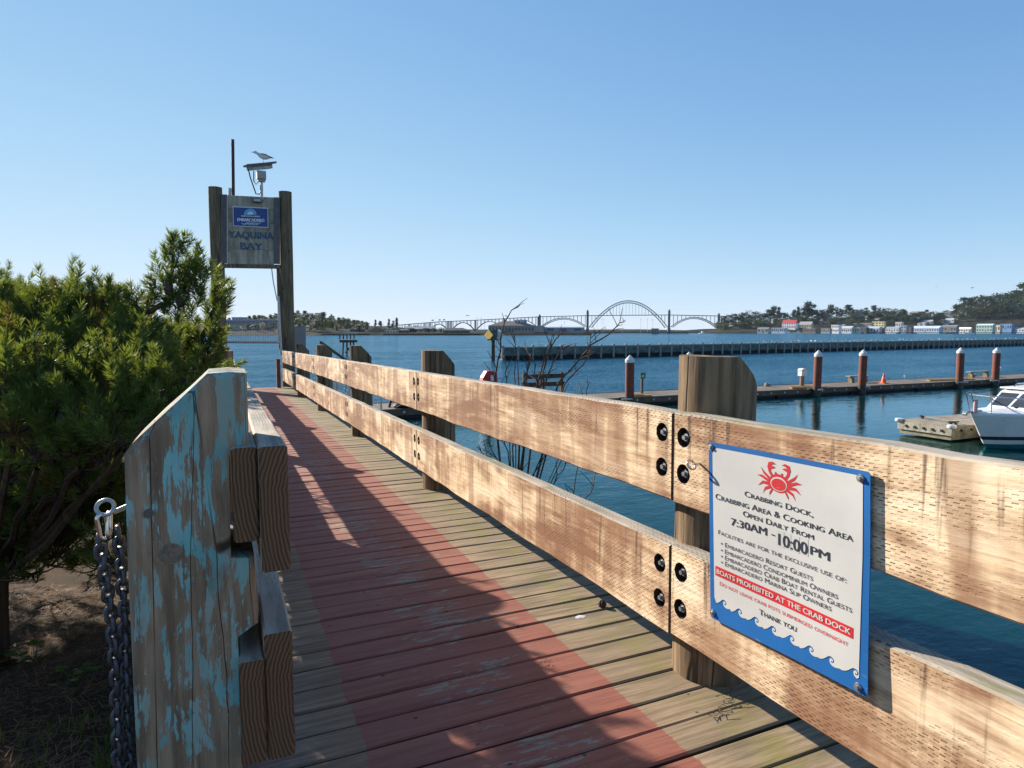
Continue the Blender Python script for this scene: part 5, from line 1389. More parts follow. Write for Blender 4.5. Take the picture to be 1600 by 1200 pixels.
# trees of the far shores
M['far_leaf'] = mat_needle('far_conifer', (.022, .036, .018), (.055, .07, .035), .12)
M['far_leaf2'] = mat_needle('far_scrub', (.05, .055, .028), (.085, .075, .045), .12)
M['far_trunk'] = plain('far_trunk', (.06, .045, .035), .9)
def far_tree(seed, kind):
    """Tree of unit height: trunk and limbs, crown of many small leaf faces in ragged clumps."""
    r = random.Random(seed); cr = MB(); tk = MB()
    tk.tube([(0, 0, -.05), (r.gauss(0, .02), 0, .5), (r.gauss(0, .02), 0, .92)], [.022, .015, .005], 5)
    cl = []
    n = 26 if kind < 2 else 22
    for i in range(n):
        if kind == 0:   # wind-shaped pine with layered plates
            z = r.uniform(.32, 1.0); rad = .26 * (1.05 - z) + .10; a = r.uniform(0, 2*pi); d = rad * r.uniform(.3, 1.1); s = (.12, .05)
        elif kind == 1: # narrow spire
            z = r.uniform(.12, 1.0); rad = .20 * (1.03 - z); a = r.uniform(0, 2*pi); d = rad * r.uniform(.2, 1.); s = (.07, .06)
        else:           # broad dense crown
            z = r.uniform(.15, .95); rad = .44 * sqrt(max(.05, 1 - ((z - .5) / .52) ** 2)); a = r.uniform(0, 2*pi); d = rad * sqrt(r.random()); s = (.15, .10)
        cl.append((Vector((d*cos(a), d*sin(a), z)), s))
        tk.tube([(0, 0, max(.05, z - .15)), (d*cos(a)*.8, d*sin(a)*.8, z - .02)], [.008, .003], 3, cap=False)
    for c, (sx, sz) in cl:
        for k in range(34):
            q = c + Vector((r.gauss(0, sx*.55), r.gauss(0, sx*.55), r.gauss(0, sz*.6)))
            u = Vector((r.gauss(0,1), r.gauss(0,1), r.gauss(0,.5))).normalized(); v = u.orthogonal().normalized(); e = r.uniform(.028, .055)
            cr.add([q - u*e, q + v*e*.7, q + u*e, q - v*e*.7], [(0, 1, 2, 3)])
    return cr, tk
TP = []
for s in range(9):
    kind = s % 3; c_, k_ = far_tree(50 + s, kind)
    TP.append((c_.mesh('crown', M['far_leaf'] if s != 8 else M['far_leaf2']), k_.mesh('trunk', M['far_trunk']), kind))
trng = random.Random(33)
def tree_at(px, w, py_base, hpx, label, group, kinds=(0, 1, 2), wide=1., name='far_tree'):
    c_, k_, kd = trng.choice([q for q in TP if q[2] in kinds]); p = FW(px, w, py_base); h = hpx * w / FPX * 1.18
    t_ = thing(name, label, 'tree', tuple(p), trng.uniform(0, 6.28), group); t_.scale = (h * wide, h * wide, h)
    link('crown', c_, t_); link('trunk', k_, t_)
FOREST = {}
def forest_tree(key, px, w, py_base, hpx, wide, kinds):
    c_, k_, kd = trng.choice([q for q in TP if q[2] in kinds]); p = FW(px, w, py_base); h = hpx * w / FPX * 1.18; a = trng.uniform(0, 6.28); ca, sa = cos(a), sin(a)
    V, F_ = FOREST.setdefault(key, ([], [])); o = len(V)
    for v in c_.vertices: x, y, z = v.co; V.append((p.x + (x*ca - y*sa) * h * wide, p.y + (x*sa + y*ca) * h * wide, p.z + z * h))
    F_.extend(tuple(i + o for i in f.vertices) for f in c_.polygons)
def hill_py(prof, px, f, w0, w1):
    """Photo height of a terrain point part way up."""
    w = w0 + (w1 - w0) * f; top = (HZ - interp(prof, px)) / FPX * w1 - WATER; z = WATER + top * f ** .75
    return w, HZ - z / w * FPX
def hillside(prof, w0, w1, px, f, hpx, *a, **k):
    w, py = hill_py(prof, px, f, w0, w1); tree_at(px, w, py + .6, hpx, *a, **k)
ORD = [0]
def ordn(reset=False):
    if reset: ORD[0] = 0; return ''
    ORD[0] += 1; n = ORD[0]; return '%d%s' % (n, 'th' if 10 < n % 100 < 14 else {1: 'st', 2: 'nd', 3: 'rd'}.get(n % 10, 'th'))
GR = 'trees on the far right hillside'; LR = 'dark tree on the far right hillside above the harbour buildings'
for px, hp, kd, wd in ((1128, 12, (2,), 1.3), (1138, 16, (2,), 1.4), (1150, 17, (2,), 1.4), (1160, 15, (2,), 1.4), (1170, 18, (2,), 1.3), (1180, 16, (2,), 1.4), (1192, 15, (2,), 1.2), (1199, 17, (0,), 1.2), (1208, 21, (0,), 1.1), (1216, 19, (1, 0), 1.1), (1224, 14, (2,), 1.3),
                       (1240, 15, (0,), 1.), (1246, 18, (0, 1), 1.), (1254, 17, (2,), 1.2), (1261, 24, (0,), 1.1), (1268, 20, (0,), 1.1), (1276, 14, (2,), 1.3), (1285, 13, (2,), 1.4), (1297, 18, (0,), 1.2), (1306, 15, (2,), 1.2), (1314, 12, (2,), 1.3), (1325, 17, (0,), 1.2), (1334, 12, (2,), 1.3),
                       (1344, 11, (2,), 1.3), (1352, 12, (0,), 1.2), (1364, 15, (0,), 1.), (1372, 12, (2,), 1.3), (1384, 11, (2,), 1.3), (1396, 10, (2,), 1.4), (1408, 9, (2,), 1.4), (1446, 9, (0,), 1.3), (1458, 8, (2,), 1.4), (1470, 8, (2,), 1.4), (1478, 11, (2,), 1.3)):
    hillside(RP, 1180, 1420, px, .97, hp, 'skyline tree on the far right ridge, %s from the left end by the bridge' % ordn(), GR, kinds=kd, wide=wd)
for i in range(125):
    px = trng.uniform(1122, 1475); f = trng.uniform(.30, .9)
    hp = trng.uniform(6, 11)
    if i < 55: hillside(RP, 1180, 1420, px, f, hp, LR, GR, kinds=(2, 2, 0), wide=1.6)
    else: forest_tree('right', px, *hill_py(RP, px, f, 1180, 1420), hp * .95, 1.6, (2,))
ordn(True)
BR = 'tall dark tree in the wooded slope at the right end of the far shore'; BG = 'trees of the wooded slope at the right edge'
for px, f, hp, kd, wd in sorted(((1492, .75, 19, (1, 0), 1.1), (1503, .85, 24, (0,), 1.2), (1512, .9, 22, (0,), 1.2), (1521, .8, 24, (2,), 1.1), (1530, .95, 22, (2,), 1.1), (1540, .8, 24, (2,), 1.1), (1548, .95, 20, (2,), 1.2), (1556, .7, 26, (2,), 1.1), (1566, .95, 20, (2, 0), 1.2), (1575, .8, 24, (2,), 1.2), (1585, .95, 20, (0,), 1.3), (1595, .98, 26, (0,), 1.2), (1604, .9, 30, (0,), 1.1), (1615, .9, 28, (0,), 1.1), (1590, .6, 26, (2,), 1.3), (1570, .55, 24, (2,), 1.3), (1535, .6, 20, (2,), 1.3), (1550, .5, 18, (2,), 1.4), (1510, .62, 18, (2,), 1.3), (1498, .5, 14, (2,), 1.3), (1580, .4, 20, (2,), 1.4), (1600, .45, 24, (2,), 1.4), (1630, .8, 30, (2,), 1.3), (1620, .5, 26, (2,), 1.4), (1605, .7, 24, (2,), 1.3), (1524, .5, 15, (2,), 1.4))):
    hillside(RP, 1180, 1420, px, f, hp, 'tree of the wooded slope at the right edge, %s from its left end' % ordn(), BG, kinds=kd, wide=wd)
GL = 'trees on the far left shore'; LL = 'dark tree on the wooded far left shore behind the gateway'
for i in range(215):
    px = trng.uniform(375, 575); f = trng.uniform(.10, 1.); hp = trng.uniform(6, 11) * (1.2 if 455 < px < 520 else .9)
    if i < 100: hillside(LP, 640, 980, px, f, hp, LL, GL, kinds=(0, 2, 1), wide=1.25)
    else: forest_tree('left', px, *hill_py(LP, px, f, 640, 980), hp * .95, 1.3, (0, 2))
for i in range(40):
    px = trng.uniform(220, 375); f = trng.uniform(.5, 1.); forest_tree('left', px, *hill_py(LP, px, f, 640, 980), trng.uniform(5, 9), 1.4, (2, 0))
ordn(True)
for px, hp in ((538, 8), (543, 9), (552, 8), (560, 8), (566, 7), (587, 8), (594, 7), (608, 9), (614, 7), (620, 11)):
    tree_at(px, 800, 515, hp + 4, 'lone dark tree near the left end of the long bridge, %s from the left' % ordn(), 'trees near the left end of the bridge', kinds=(0, 1))
for i in range(34):
    px = trng.choice((trng.uniform(560, 700), trng.uniform(620, 650))); tree_at(px, 700, 519.5, trng.uniform(3, 6.5), 'low scrub bush on the point below the bridge', 'low scrub on the point below the bridge', kinds=(2,), wide=1.6)

for key, lab in (('left', 'dark distant wood covering the far left shore'), ('right', 'dark distant scrub filling in the far right hillside')):
    me = bpy.data.meshes.new('forest'); me.from_pydata(FOREST[key][0], [], FOREST[key][1]); me.materials.append(M['far_leaf']); link('forest', me, label=lab, cat='wood', kind='stuff')

# buildings
def hexmix(c): return plain('wall_%02d' % len(bpy.data.materials), c, .8, 0., .08, .15)
BM = {}
def wallm(c):
    if c not in BM: BM[c] = hexmix(c)
    return BM[c]
M['win'] = plain('far_window', (.05, .06, .075), .2, 0., .3, .2)
M['door'] = plain('far_door', (.12, .10, .09), .6)
def building(px0, px1, pyt, pyb, w, wall, roof, label, style='flat', rise=2.5, rows_=1, cols=5, depth=14., name='harbour_building', cat='building'):
    k = w / FPX; pc = (px0 + px1) / 2; p = FW(pc, w, pyb); L = (px1 - px0) * k; h = (pyb - pyt) * k
    b = thing(name, label, cat, tuple(p), -YAW - math.atan((pc - 800) / FPX) - (.50 if px0 > 1130 else .0))
    hb = h - (rise * k if style != 'flat' else 0)
    if px0 > 1130: depth *= .55; L *= .94
    mb = MB(); mb.box(-L/2, L/2, 0, depth, -6, hb); mb.build('wall', wallm(wall), b)
    mb = MB(); o = .35
    if style == 'flat': mb.box(-L/2 - o, L/2 + o, -o, depth + o, hb, hb + .55)
    elif style == 'gable':
        mb.prism([(-o, hb - .1), (depth + o, hb - .1), (depth / 2, h)], -L/2 - o, L/2 + o, 'x')
    elif style == 'gable_end':
        mb.prism([(-L/2 - o, hb - .1), (L/2 + o, hb - .1), (0, h)], -o, depth + o, 'y')
    elif style == 'hip':
        i_ = min(L * .3, depth * .45); mb.add([(-L/2-o*2, -o*2, hb), (L/2+o*2, -o*2, hb), (L/2+o*2, depth+o*2, hb), (-L/2-o*2, depth+o*2, hb), (-L/2+i_, depth*.45, h), (L/2-i_, depth*.45, h), (L/2-i_, depth*.55, h), (-L/2+i_, depth*.55, h)],
               [(0,3,2,1),(4,5,6,7),(0,1,5,4),(1,2,6,5),(2,3,7,6),(3,0,4,7)])
    mb.build('roof', wallm(roof), b)
    if cols:
        cw = L / cols * .52; rh = hb / rows_
        mb = MB(); mb.box(-cw/2, cw/2, -.12, .05, -rh*.22, rh*.22); wm = mb.mesh('window', M['win'])
        for r in range(rows_):
            for c in range(cols):
                if r == 0 and c == cols // 2:
                    mb = MB(); mb.box(-cw*.4, cw*.4, -.14, .05, 0, rh*.72); mb.build('door', M['door'], b, None, (-L/2 + L*(c+.5)/cols, 0, 0)); continue
                link('window', wm, b, (-L/2 + L*(c+.5)/cols, 0, rh*(r+.52)))
    return b
WH, GY_, BL, TN, DK, TE = (.78, .77, .74), (.30, .31, .32), (.24, .29, .36), (.36, .28, .20), (.10, .10, .11), (.27, .37, .36)
RED, BRN, WD = (.42, .05, .05), (.13, .085, .065), (.20, .15, .11)
R1 = 1175
for a in ((1220, 1244, 500, 511.5, 1240, WH, RED, 'white two-storey hall with bright red roof on the far shore', 'gable', 4.6, 2, 6, 18.),
          (1247, 1268, 502.5, 511.5, 1240, (.46, .40, .32), GY_, 'beige steep-gabled house right of the red roofed hall', 'gable', 5., 1, 5, 16.),
          (1194, 1200, 496, 502, 1330, WH, GY_, 'small white gabled house on the ridge left of the red roofed hall', 'gable_end', 2.6, 1, 2, 10.),
          (1203, 1226, 498.2, 502, 1340, WH, TN, 'long low white row on the ridge above the red roofed hall', 'flat', 1, 1, 9, 10.),
          (1182, 1201.5, 511.8, 520, R1, GY_, (.22, .24, .24), 'plain grey waterside shed at the left of the harbour row', 'gable', 1.8, 1, 3, 16.),
          (1204, 1228, 512.4, 519.5, R1, (.40, .46, .54), GY_, 'pale blue-grey waterside shed with tall pale doors', 'flat', 1, 1, 7, 16.),
          (1229, 1243, 511.6, 512.8, 1225, WH, GY_, 'low white wall strip under the red roofed hall', 'flat', 1, 1, 0, 4.),
          (1253, 1275, 513.8, 519.3, R1, WD, (.40, .34, .26), 'brown wooden waterside cabin with wide veranda', 'flat', 1, 1, 6, 12.),
          (1282, 1297, 513.8, 519.3, R1, GY_, (.42, .43, .44), 'grey flat-roofed waterside store left of the tall white plant', 'flat', 1, 1, 4, 14.),
          (1298, 1311, 507.8, 519.3, R1, WH, GY_, 'tall white two-storey fish plant block on the harbour front', 'flat', 1, 2, 4, 18.),
          (1311, 1331, 509.5, 519.3, R1 + 8, (.52, .54, .56), (.40, .43, .47), 'pale shed with grey pitched roof beside the white fish plant', 'gable', 3.6, 1, 6, 22.),
          (1331, 1342.5, 511.5, 519.3, R1, (.55, .49, .38), TN, 'cream square waterside block between grey sheds', 'flat', 1, 1, 3, 16.),
          (1342.5, 1354, 512, 519.3, R1 + 5, DK, GY_, 'dark low waterside building right of the cream block', 'flat', 1, 1, 4, 16.),
          (1354, 1374, 510, 519.2, R1, (.42, .49, .58), (.36, .42, .5), 'pale blue metal shed on the harbour front', 'gable', 2.4, 1, 4, 20.),
          (1362, 1381.5, 503, 511, 1235, (.58, .50, .25), WH, 'white and yellow apartment block with bay gables above the sheds', 'flat', 1, 2, 4, 12.),
          (1376, 1381, 513, 519.2, R1 - 4, (.42, .20, .17), BRN, 'small reddish kiosk on the wharf in front of the blue sheds', 'gable', 2., 1, 2, 8.),
          (1383, 1404, 510.5, 519, R1, (.55, .58, .62), BL, 'white-fronted shed with bluish roof mid harbour', 'gable', 2.8, 1, 5, 18.),
          (1398, 1409, 503.5, 511, 1230, (.52, .52, .50), GY_, 'pale stepped building behind the mid harbour sheds', 'flat', 1, 1, 4, 12.),
          (1407, 1416, 509, 519, R1, BL, BL, 'narrow blue tower-like shed mid harbour', 'flat', 1, 2, 2, 14.),
          (1417, 1424, 511, 519, R1 + 5, DK, BRN, 'narrow dark shed beside the long blue warehouse', 'flat', 1, 1, 2, 14.),
          (1424, 1467, 509.3, 519, R1, (.36, .45, .56), (.45, .52, .6), 'long blue-roofed warehouse on the harbour front', 'gable', 3.4, 1, 11, 24.),
          (1470, 1494, 508, 518.5, R1 + 4, (.15, .15, .17), (.19, .18, .19), 'dark grey building right of the long warehouse', 'gable', 2.4, 1, 5, 16.),
          (1497, 1516, 511.5, 518.5, R1, (.55, .52, .47), WH, 'jumble of low cream waterfront huts before the wooded slope', 'gable', 2.4, 1, 5, 10.),
          (1525, 1550, 506, 518.5, R1, TE, (.40, .55, .53), 'teal two-storey harbour building near the right edge', 'gable', 2.2, 2, 6, 18.),
          (1551, 1562, 508, 518.5, R1 + 3, (.48, .42, .32), GY_, 'cream harbour building between the teal and blue ones', 'flat', 1, 1, 3, 14.),
          (1562, 1580, 506.5, 516, R1 + 9, (.10, .22, .42), (.12, .25, .45), 'bright blue harbour building near the right edge', 'flat', 1, 1, 5, 16.),
          (1569, 1604, 511.5, 519, R1 - 3, (.42, .45, .48), (.27, .33, .42), 'long grey-blue boathouse at the right edge', 'gable', 3., 1, 8, 18.),
          (1419, 1436, 486.5, 495, 1400, (.36, .31, .25), (.22, .2, .18), 'large tan house on the skyline of the far shore', 'hip', 2.5, 2, 5, 14.),
          (1437, 1451, 487, 493, 1400, (.24, .2, .17), (.25, .18, .15), 'brown-roofed house right of the tan skyline house', 'hip', 2.4, 1, 4, 14.),
          (1474, 1488, 487.5, 494, 1390, (.16, .17, .18), DK, 'dark flat-topped house on the skyline before the wooded slope', 'flat', 1, 1, 4, 14.),
          (1414, 1436, 496.5, 504, 1300, DK, (.16, .17, .19), 'dark wide hillside house below the tan skyline house', 'flat', 1, 1, 6, 14.),
          (1436, 1456, 500, 507, 1280, (.24, .28, .34), GY_, 'slate blue hillside house above the long warehouse', 'gable', 2.4, 1, 5, 12.),
          (1461, 1472, 498, 503.5, 1300, (.50, .42, .30), (.42, .36, .3), 'cream hillside cottage above the dark grey building', 'gable', 2.2, 1, 3, 10.),
          (1474, 1489, 497.5, 503, 1300, (.42, .46, .48), (.33, .42, .46), 'pale teal-roofed cottage beside the cream one on the hillside', 'gable', 2.2, 1, 4, 10.),
          (1385, 1396, 490.5, 495.5, 1390, (.50, .47, .43), GY_, 'pale house half hidden by trees on the mid skyline', 'gable', 2., 1, 3, 10.),
          (1336, 1346, 485.5, 493, 1400, (.33, .36, .38), GY_, 'grey-blue house among trees on the skyline', 'flat', 1, 2, 3, 10.),
          (1283, 1298, 490, 496, 1400, (.54, .52, .48), GY_, 'long white house among trees left of centre on the skyline', 'gable', 2., 1, 4, 10.),
          (1340, 1362, 505, 509.5, 1240, (.27, .25, .23), GY_, 'low grey hillside building left of the yellow apartments', 'flat', 1, 1, 6, 10.)):
    building(*a)
hr_ = random.Random(77); ordn(True)
for px in sorted(hr_.uniform(1180, 1490) for _ in range(34)):
    f = hr_.uniform(.30, .88); w_, py_ = hill_py(RP, px, f, 1180, 1420); wd = hr_.uniform(4, 9); hh = hr_.uniform(2.6, 4.6)
    building(px - wd / 2, px + wd / 2, py_ - hh, py_ + .4, w_, hr_.choice((WH, (.55, .50, .42), (.42, .40, .38), (.30, .26, .22), (.50, .53, .56))), hr_.choice((GY_, BRN, (.30, .27, .25), (.20, .20, .22), (.45, .44, .42))),
             'small house among the trees of the far right hillside, %s from the left' % ordn(), hr_.choice(('gable', 'gable_end', 'hip')), 1.5, 1, 3, 12., 'hillside_house', 'house')
# wharf along the right harbour front
wf = thing('wharf', 'long dark piled wharf under the far harbour buildings', 'wharf', tuple(FW(1390, 1160)), -YAW - math.atan(590 / FPX)); k_ = 1160 / FPX
mb = MB(); mb.box(-110*k_, 260*k_, -2, 16, 1.4, 2.4); mb.build('deck', M['waler'], wf)
mb = MB(); mb.box(-.35, .35, -.35, .35, -2, 1.5); wpm = mb.mesh('pile', M['dark_wood'])
for i in range(110): link('pile', wpm, wf, (-109*k_ + i * 3.36 * k_, -2 + (i % 2), 0))
# left side and middle
for a in ((352, 432, 503.5, 521, 720, (.24, .24, .25), (.28, .27, .27), 'large hazy research building seen through the mesh gate', 'flat', 1, 3, 12, 30.),
          (364, 386, 496.5, 502, 735, (.30, .31, .32), (.14, .14, .15), 'flat-roofed rooftop pavilion above the hazy research building', 'flat', 1, 1, 5, 12.),
          (365, 385, 508, 513.5, 705, (.40, .33, .27), (.48, .42, .36), 'pale brown lower block in front of the hazy research building', 'flat', 1, 1, 6, 10.),
          (486, 507, 509.5, 514.5, 760, (.45, .45, .44), (.42, .42, .42), 'pale low house row in the trees behind the dolphin platform', 'gable', 2., 1, 6, 10.),
          (547, 570, 509.5, 519.5, 690, (.16, .14, .13), (.13, .11, .10), 'dark hip-roofed hall right of the dolphin platform', 'hip', 5., 1, 5, 16.),
          (579, 600, 511, 520, 680, (.30, .24, .2), BRN, 'brown steep-roofed hall left of the bridge end', 'hip', 6., 1, 5, 16.),
          (600, 622, 516, 521, 690, WH, GY_, 'low white building beside the brown steep-roofed hall', 'flat', 1, 1, 5, 12.),
          (623, 640, 514, 522.5, 670, DK, (.12, .11, .11), 'dark boxy boathouse below the bridge end', 'hip', 2., 1, 3, 14.),
          (633, 681, 509.8, 517.5, 760, (.30, .31, .32), (.34, .36, .38), 'long grey-roofed shed under the small bridge arches', 'gable', 4.2, 1, 9, 20.),
          (693, 734, 512.3, 523, 670, (.10, .09, .08), (.12, .11, .10), 'dark waterside building with three pale bays', 'hip', 4., 1, 4, 16.),
          (763, 835, 501.5, 519.5, 690, (.27, .24, .21), (.17, .14, .12), 'large hip-roofed hall with many windows left of the marker', 'hip', 7.5, 1, 14, 34.),
          (804, 823, 500.5, 506, 700, (.52, .54, .56), (.40, .43, .46), 'white dormer block on the roof of the large hip-roofed hall', 'flat', 1, 1, 4, 8.),
          (835, 849, 510, 518.5, 720, (.44, .42, .38), (.40, .4, .4), 'pale end block of the long grey warehouse', 'flat', 1, 1, 0, 30.),
          (849, 913, 510.3, 518.5, 720, (.26, .29, .34), (.30, .33, .38), 'long blue-grey warehouse under the steel bridge span', 'gable', 1.5, 1, 3, 30.),
          (1018, 1029, 513.8, 519, 900, (.24, .23, .22), (.2, .2, .2), 'small hut at the outer end of the long pier', 'flat', 1, 1, 3, 8.)):
    building(*a, name='shore_building')
def pier(px0, px1, py, w, label, dh=2.6, step=3.):
    pc = (px0 + px1) / 2; k = w / FPX; t_ = thing('pier', label, 'pier', tuple(FW(pc, w)), -YAW - math.atan((pc - 800) / FPX)); L = (px1 - px0) * k
    mb = MB(); mb.box(-L/2, L/2, 0, 9, dh - .9, dh); mb.build('deck', M['dark_wood'], t_)
    mb = MB(); mb.box(-.3, .3, -.3, .3, -2, dh - .8); pm = mb.mesh('pile', M['dark_wood']); n = int((px1 - px0) / step)
    for i in range(n + 1):
        for yy in (.3, 8.5): link('pile', pm, t_, (-L/2 + L * i / n, yy, 0))
    return t_
pier(600, 750, 524, 640, 'long low dark pier in front of the dark waterside building', 1.6)
pier(760, 905, 523, 650, 'dark quay in front of the large hip-roofed hall', 2.2, 4.)
pier(900, 1072, 521, 880, 'long piled pier reaching out below the main bridge arch', 3.4)
pier(504, 580, 522, 640, 'short pier with white rail behind the dolphin platform', 1.5)
wr = thing('white_boat', 'small white boat on the water right of the long pier end', 'boat', tuple(FW(1097, 1000)), -YAW)
mb = MB(); mb.prism([(-5, .2), (-3.4, -.4), (4, -.4), (4.6, 1.2), (-4.4, 1.4)], -1.4, 1.4); mb.build('hull', M['gel'], wr)
mb = MB(); mb.prism([(-1.5, 1.3), (2.4, 1.3), (2.0, 4.2), (-.4, 4.2)], -1.1, 1.1); mb.build('cabin', M['gel'], wr)
for px, w, lab in ((1232, 1150, 'small white boat moored by the pale blue sheds'), (1247, 1150, 'small work boat moored below the beige gabled house'), (1486, 1120, 'white boat moored below the dark grey building'), (1515, 1090, 'low white motor boat off the cream waterfront huts')):
    b_ = thing('far_boat', lab, 'boat', tuple(FW(px, w)), -YAW - .5)
    mb = MB(); mb.prism([(-8, 1.2), (-6, -.5), (6.4, -.5), (7, 1.5), (-8.6, 2.0)], -1.8, 1.8); mb.build('hull', M['gel'], b_)
    mb = MB(); mb.prism([(-2.5, 1.6), (3, 1.6), (2.4, 4.4), (-1.2, 4.4)], -1.4, 1.4); mb.build('cabin', M['hull_grey'], b_)
    mb = MB(); mb.tube([(1, 0, 4), (1, 0, 9)], .15, 5); mb.build('mast', M['galv'], b_)
mast_rng = random.Random(2); ordn(True)
for px in (745, 752, 757, 882, 933, 940.5, 943.5, 972, 1001, 1011.5, 1019, 1056):
    p = FW(px, 1500); mb = MB(); h = mast_rng.uniform(26, 36); mb.tube([(0, 0, 0), (0, 0, h)], [.35, .2], 5); mb.box(-1.2, 1.2, -.2, .2, h * .96, h)
    mb.build('light_mast', M['galv'], None, None, tuple(p), label='thin mast on the far shore beneath the bridge, %s from the left' % ordn(), cat='mast', group='masts beneath the bridge')

# ------------------------------------------------------------------ arch bridge
BW = 1450.; bk = BW / FPX
M['bridge'] = plain('bridge_grey_green', (.06, .078, .08), .85, 0., .2, .05)
M['bridge_c'] = plain('bridge_concrete', (.09, .10, .10), .85, 0., .2, .05)
br = thing('arch_bridge', 'long grey-green arch bridge with one high through arch spanning the bay', 'bridge', tuple(FW(980, BW)), -YAW - math.atan(180 / FPX))
def bx_(px): return (px - 980) * bk
def bz_(py): return (HZ - py) * bk - WATER
DK_ = [(560, 511), (600, 508), (623, 506), (675, 502.2), (740, 499.6), (792, 497), (842, 494.6), (918, 493), (1043, 492.6), (1116, 494.4), (1132, 495.6), (1150, 497)]
for (a, b), (c, d) in zip(DK_, DK_[1:]):
    mb = MB()
    for yy in (-4.2, 4.2): mb.bar((bx_(a), yy, bz_(b)), (bx_(c), yy, bz_(d)), .9, 1.3)
    mb.bar((bx_(a), 0, bz_(b) - .3), (bx_(c), 0, bz_(d) - .3), 8.4, .9); mb.build('deck', M['bridge_c'], br)
def arch_pts(p0, p1, ps, pc, n=28, ex=2.): return [(p0 + (p1 - p0) * i / n, pc + (ps - pc) * abs(2 * i / n - 1) ** ex) for i in range(n + 1)]
def rib(pts, yy, t_, mat='bridge'):
    mb = MB()
    for (a, b), (c, d) in zip(pts, pts[1:]): mb.bar((bx_(a), yy, bz_(b)), (bx_(c), yy, bz_(d)), 1.0, t_)
    mb.build('arch_rib', M[mat], br)
def truss_arch(p0, p1, ps, pc, dp_, n=26, t_=1.0):
    for yy in (-4.6, 4.6):
        up = arch_pts(p0, p1, ps, pc, n); lo = arch_pts(p0 + dp_ * 1.3, p1 - dp_ * 1.3, ps + .5, pc + dp_, n)
        rib(up, yy, t_); rib(lo, yy, t_); mb = MB()
        for i in range(0, n + 1):
            mb.bar((bx_(up[i][0]), yy, bz_(up[i][1])), (bx_(lo[i][0]), yy, bz_(lo[i][1])), .5, .45)
            if i < n: mb.bar((bx_(up[i][0]), yy, bz_(up[i][1])), (bx_(lo[i+1][0]), yy, bz_(lo[i+1][1])), .45, .4)
        mb.build('lattice', M['bridge'], br)
    return arch_pts(p0, p1, ps, pc, n)
main = truss_arch(920.5, 1041.5, 511.5, 470.3, 3.4, 34, 1.15)
s1 = truss_arch(843.5, 917, 510.5, 495.2 + 1.2, 2.4, 22, .9); s2 = truss_arch(1046, 1115, 511, 494.6 + 1.4, 2.4, 22, .9)
def yat(pts, px):
    for (a, b), (c, d) in zip(pts, pts[1:]):
        if a <= px <= c: return b + (d - b) * (px - a) / (c - a)
    return pts[-1][1]
def vert(name, px, pya, pyb, th=.55, mat='bridge'):
    for yy in (-4.5, 4.5):
        mb = MB(); mb.box(bx_(px) - th/2, bx_(px) + th/2, yy - th/2, yy + th/2, bz_(max(pya, pyb)), bz_(min(pya, pyb))); mb.build(name, M[mat], br)
px = 938.5
while px < 1024:
    vert('hanger', px, yat(main, px) + 3, interp(DK_, px), .38); px += 4.9
for px in (925, 930, 1032, 1037): vert('spandrel_column', px, yat(main, px), interp(DK_, px), .6)
for s in (s1, s2):
    px = s[0][0] + 4
    while px < s[-1][0] - 2:
        vert('spandrel_column', px, yat(s, px), interp(DK_, px), .55); px += 6.1
for px, pt, tw_ in ((918.3, 484.6, 4.2), (1043.4, 484.6, 4.2), (842.2, 491.4, 3.4), (1117, 490.8, 3.4)):
    for yy in (-5.6, 5.6):
        mb = MB(); mb.box(bx_(px) - tw_/2, bx_(px) + tw_/2, yy - 1.7, yy + 1.7, -2, bz_(pt) - 2.5); mb.box(bx_(px) - tw_*.36, bx_(px) + tw_*.36, yy - 1.3, yy + 1.3, bz_(pt) - 2.5, bz_(pt) - .8); mb.box(bx_(px) - tw_*.2, bx_(px) + tw_*.2, yy - .8, yy + .8, bz_(pt) - .8, bz_(pt) + .6)
        mb.build('pylon', M['bridge_c'], br)
    mb = MB(); mb.box(bx_(px) - tw_*.7, bx_(px) + tw_*.7, -8, 8, -3, bz_(513)); mb.build('pier', M['bridge_c'], br)
for p0, p1, ps, pc in ((786, 838, 511, 499.4), (738, 783, 516, 501.8), (697, 735, 516, 503.6), (661, 689, 515, 506.2), (625, 649, 515, 508.6)):
    pts = arch_pts(p0, p1, ps, pc, 20)
    for yy in (-4, 4): rib(pts, yy, 1.3, 'bridge_c')
    px = p0 + 2
    while px < p1:
        vert('spandrel_column', px, yat(pts, px), interp(DK_, px), .8, 'bridge_c'); px += 6.
    for q in (p0 - 1.5, p1 + 1.5): vert('bridge_pier', q, 519, interp(DK_, q), 1.6, 'bridge_c')
for i in range(9): vert('bridge_pier', 600 + i * 5.6 - 28, 516, interp(DK_, 600 + i * 5.6 - 28), .9, 'bridge_c')
for px in (653, 657, 692, 1121, 1126): vert('bridge_pier', px, 516, interp(DK_, px), .9, 'bridge_c')
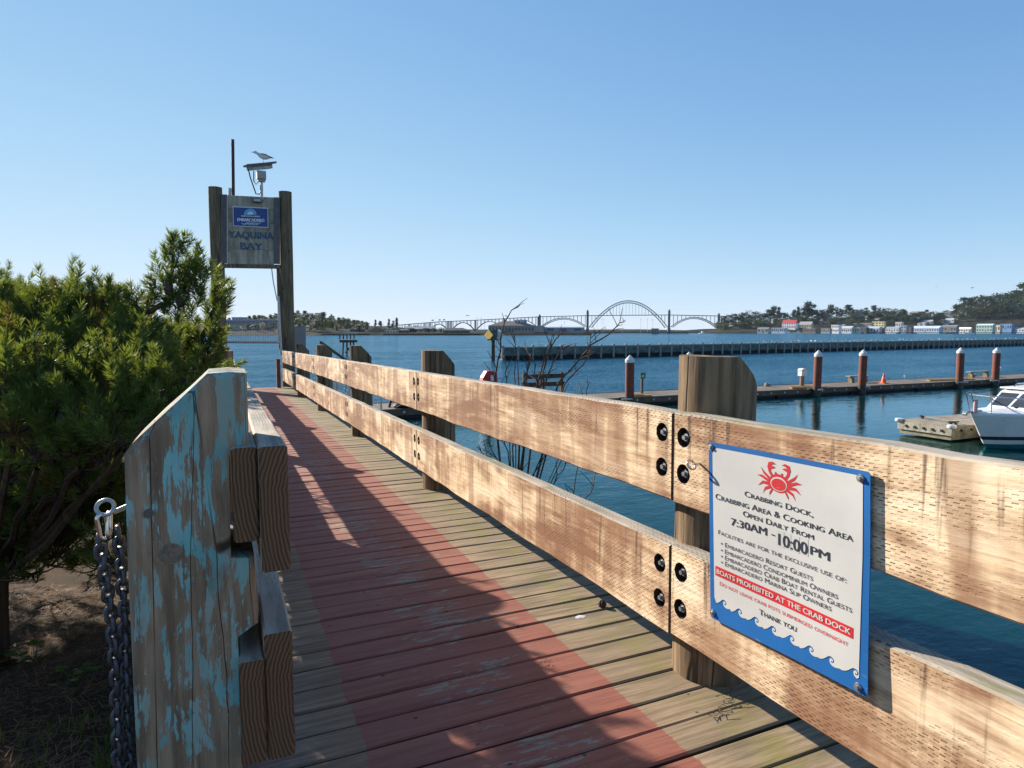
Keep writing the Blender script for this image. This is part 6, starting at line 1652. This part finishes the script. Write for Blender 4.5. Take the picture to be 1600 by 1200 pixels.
for i, px in enumerate((676, 687, 694)):
    q = bz_(interp(DK_, px)) + WATER + .9; p = FW(px, BW - 1); mb = MB(); mb.box(-2.6, 2.6, -1, 1, .3, 1.5); mb.box(-1.6, 2.2, -.9, .9, 1.5, 2.7)
    mb.build('far_car', M['bridge_c'], None, None, (p.x, p.y, q), (0, 0, -YAW), label='tiny vehicle on the left part of the long bridge, %s of the three' % ('leftmost', 'middle', 'rightmost')[i], cat='car', group='vehicles on the bridge')

# birds in flight
def flyer(px, py, w, s, rz, lab):
    p = PW(px, py, w); t_ = thing('flying_gull', lab, 'gull', tuple(p), rz); t_.scale = (s, s, s)
    mb = MB(); mb.tube([(-.25, 0, 0), (-.12, 0, .02), (.1, 0, .0), (.28, 0, -.01)], [.01, .06, .05, .01], 8); mb.build('body', M['gull_grey'], t_, 60)
    for sd in (-1, 1):
        mb = MB(); mb.add([(-.1, 0, .02), (-.14, sd*.3, .14), (-.02, sd*.68, .04), (.06, sd*.3, .13), (.08, 0, .02)], [(0, 1, 2, 3, 4)]); mb.add([(-.1, 0, .03), (-.14, sd*.3, .152), (-.02, sd*.68, .05), (.06, sd*.3, .142), (.08, 0, .03)], [(0, 1, 2, 3, 4)]); mb.build('wing', M['gull_grey'], t_)
flyer(731, 493.5, 160, 1.2, 1.9, 'gull flying low above the left part of the bridge'); flyer(1519, 450, 150, 1.1, 2.6, 'dark gull flying above the wooded slope at right'); flyer(1463, 448, 210, .9, 2.2, 'faint gull gliding left of the darker one over the far hill')

# ------------------------------------------------------------------ thin sea haze over the bay
hz_ = MB(); hz_.box(-1400, 2600, -60, 2100, WATER - 12, 150)
th = bpy.data.materials.new('haze'); th.use_nodes = True; th.node_tree.nodes.clear()
ho_ = th.node_tree.nodes.new('ShaderNodeOutputMaterial'); hv = th.node_tree.nodes.new('ShaderNodeVolumePrincipled')
hv.inputs['Color'].default_value = (.55, .76, 1., 1); hv.inputs['Density'].default_value = .00003; hv.inputs['Anisotropy'].default_value = 0.1
th.node_tree.links.new(hv.outputs[0], ho_.inputs['Volume'])
hz_.build('haze', th, kind='stuff', label='thin pale sea haze over the bay', cat='haze')
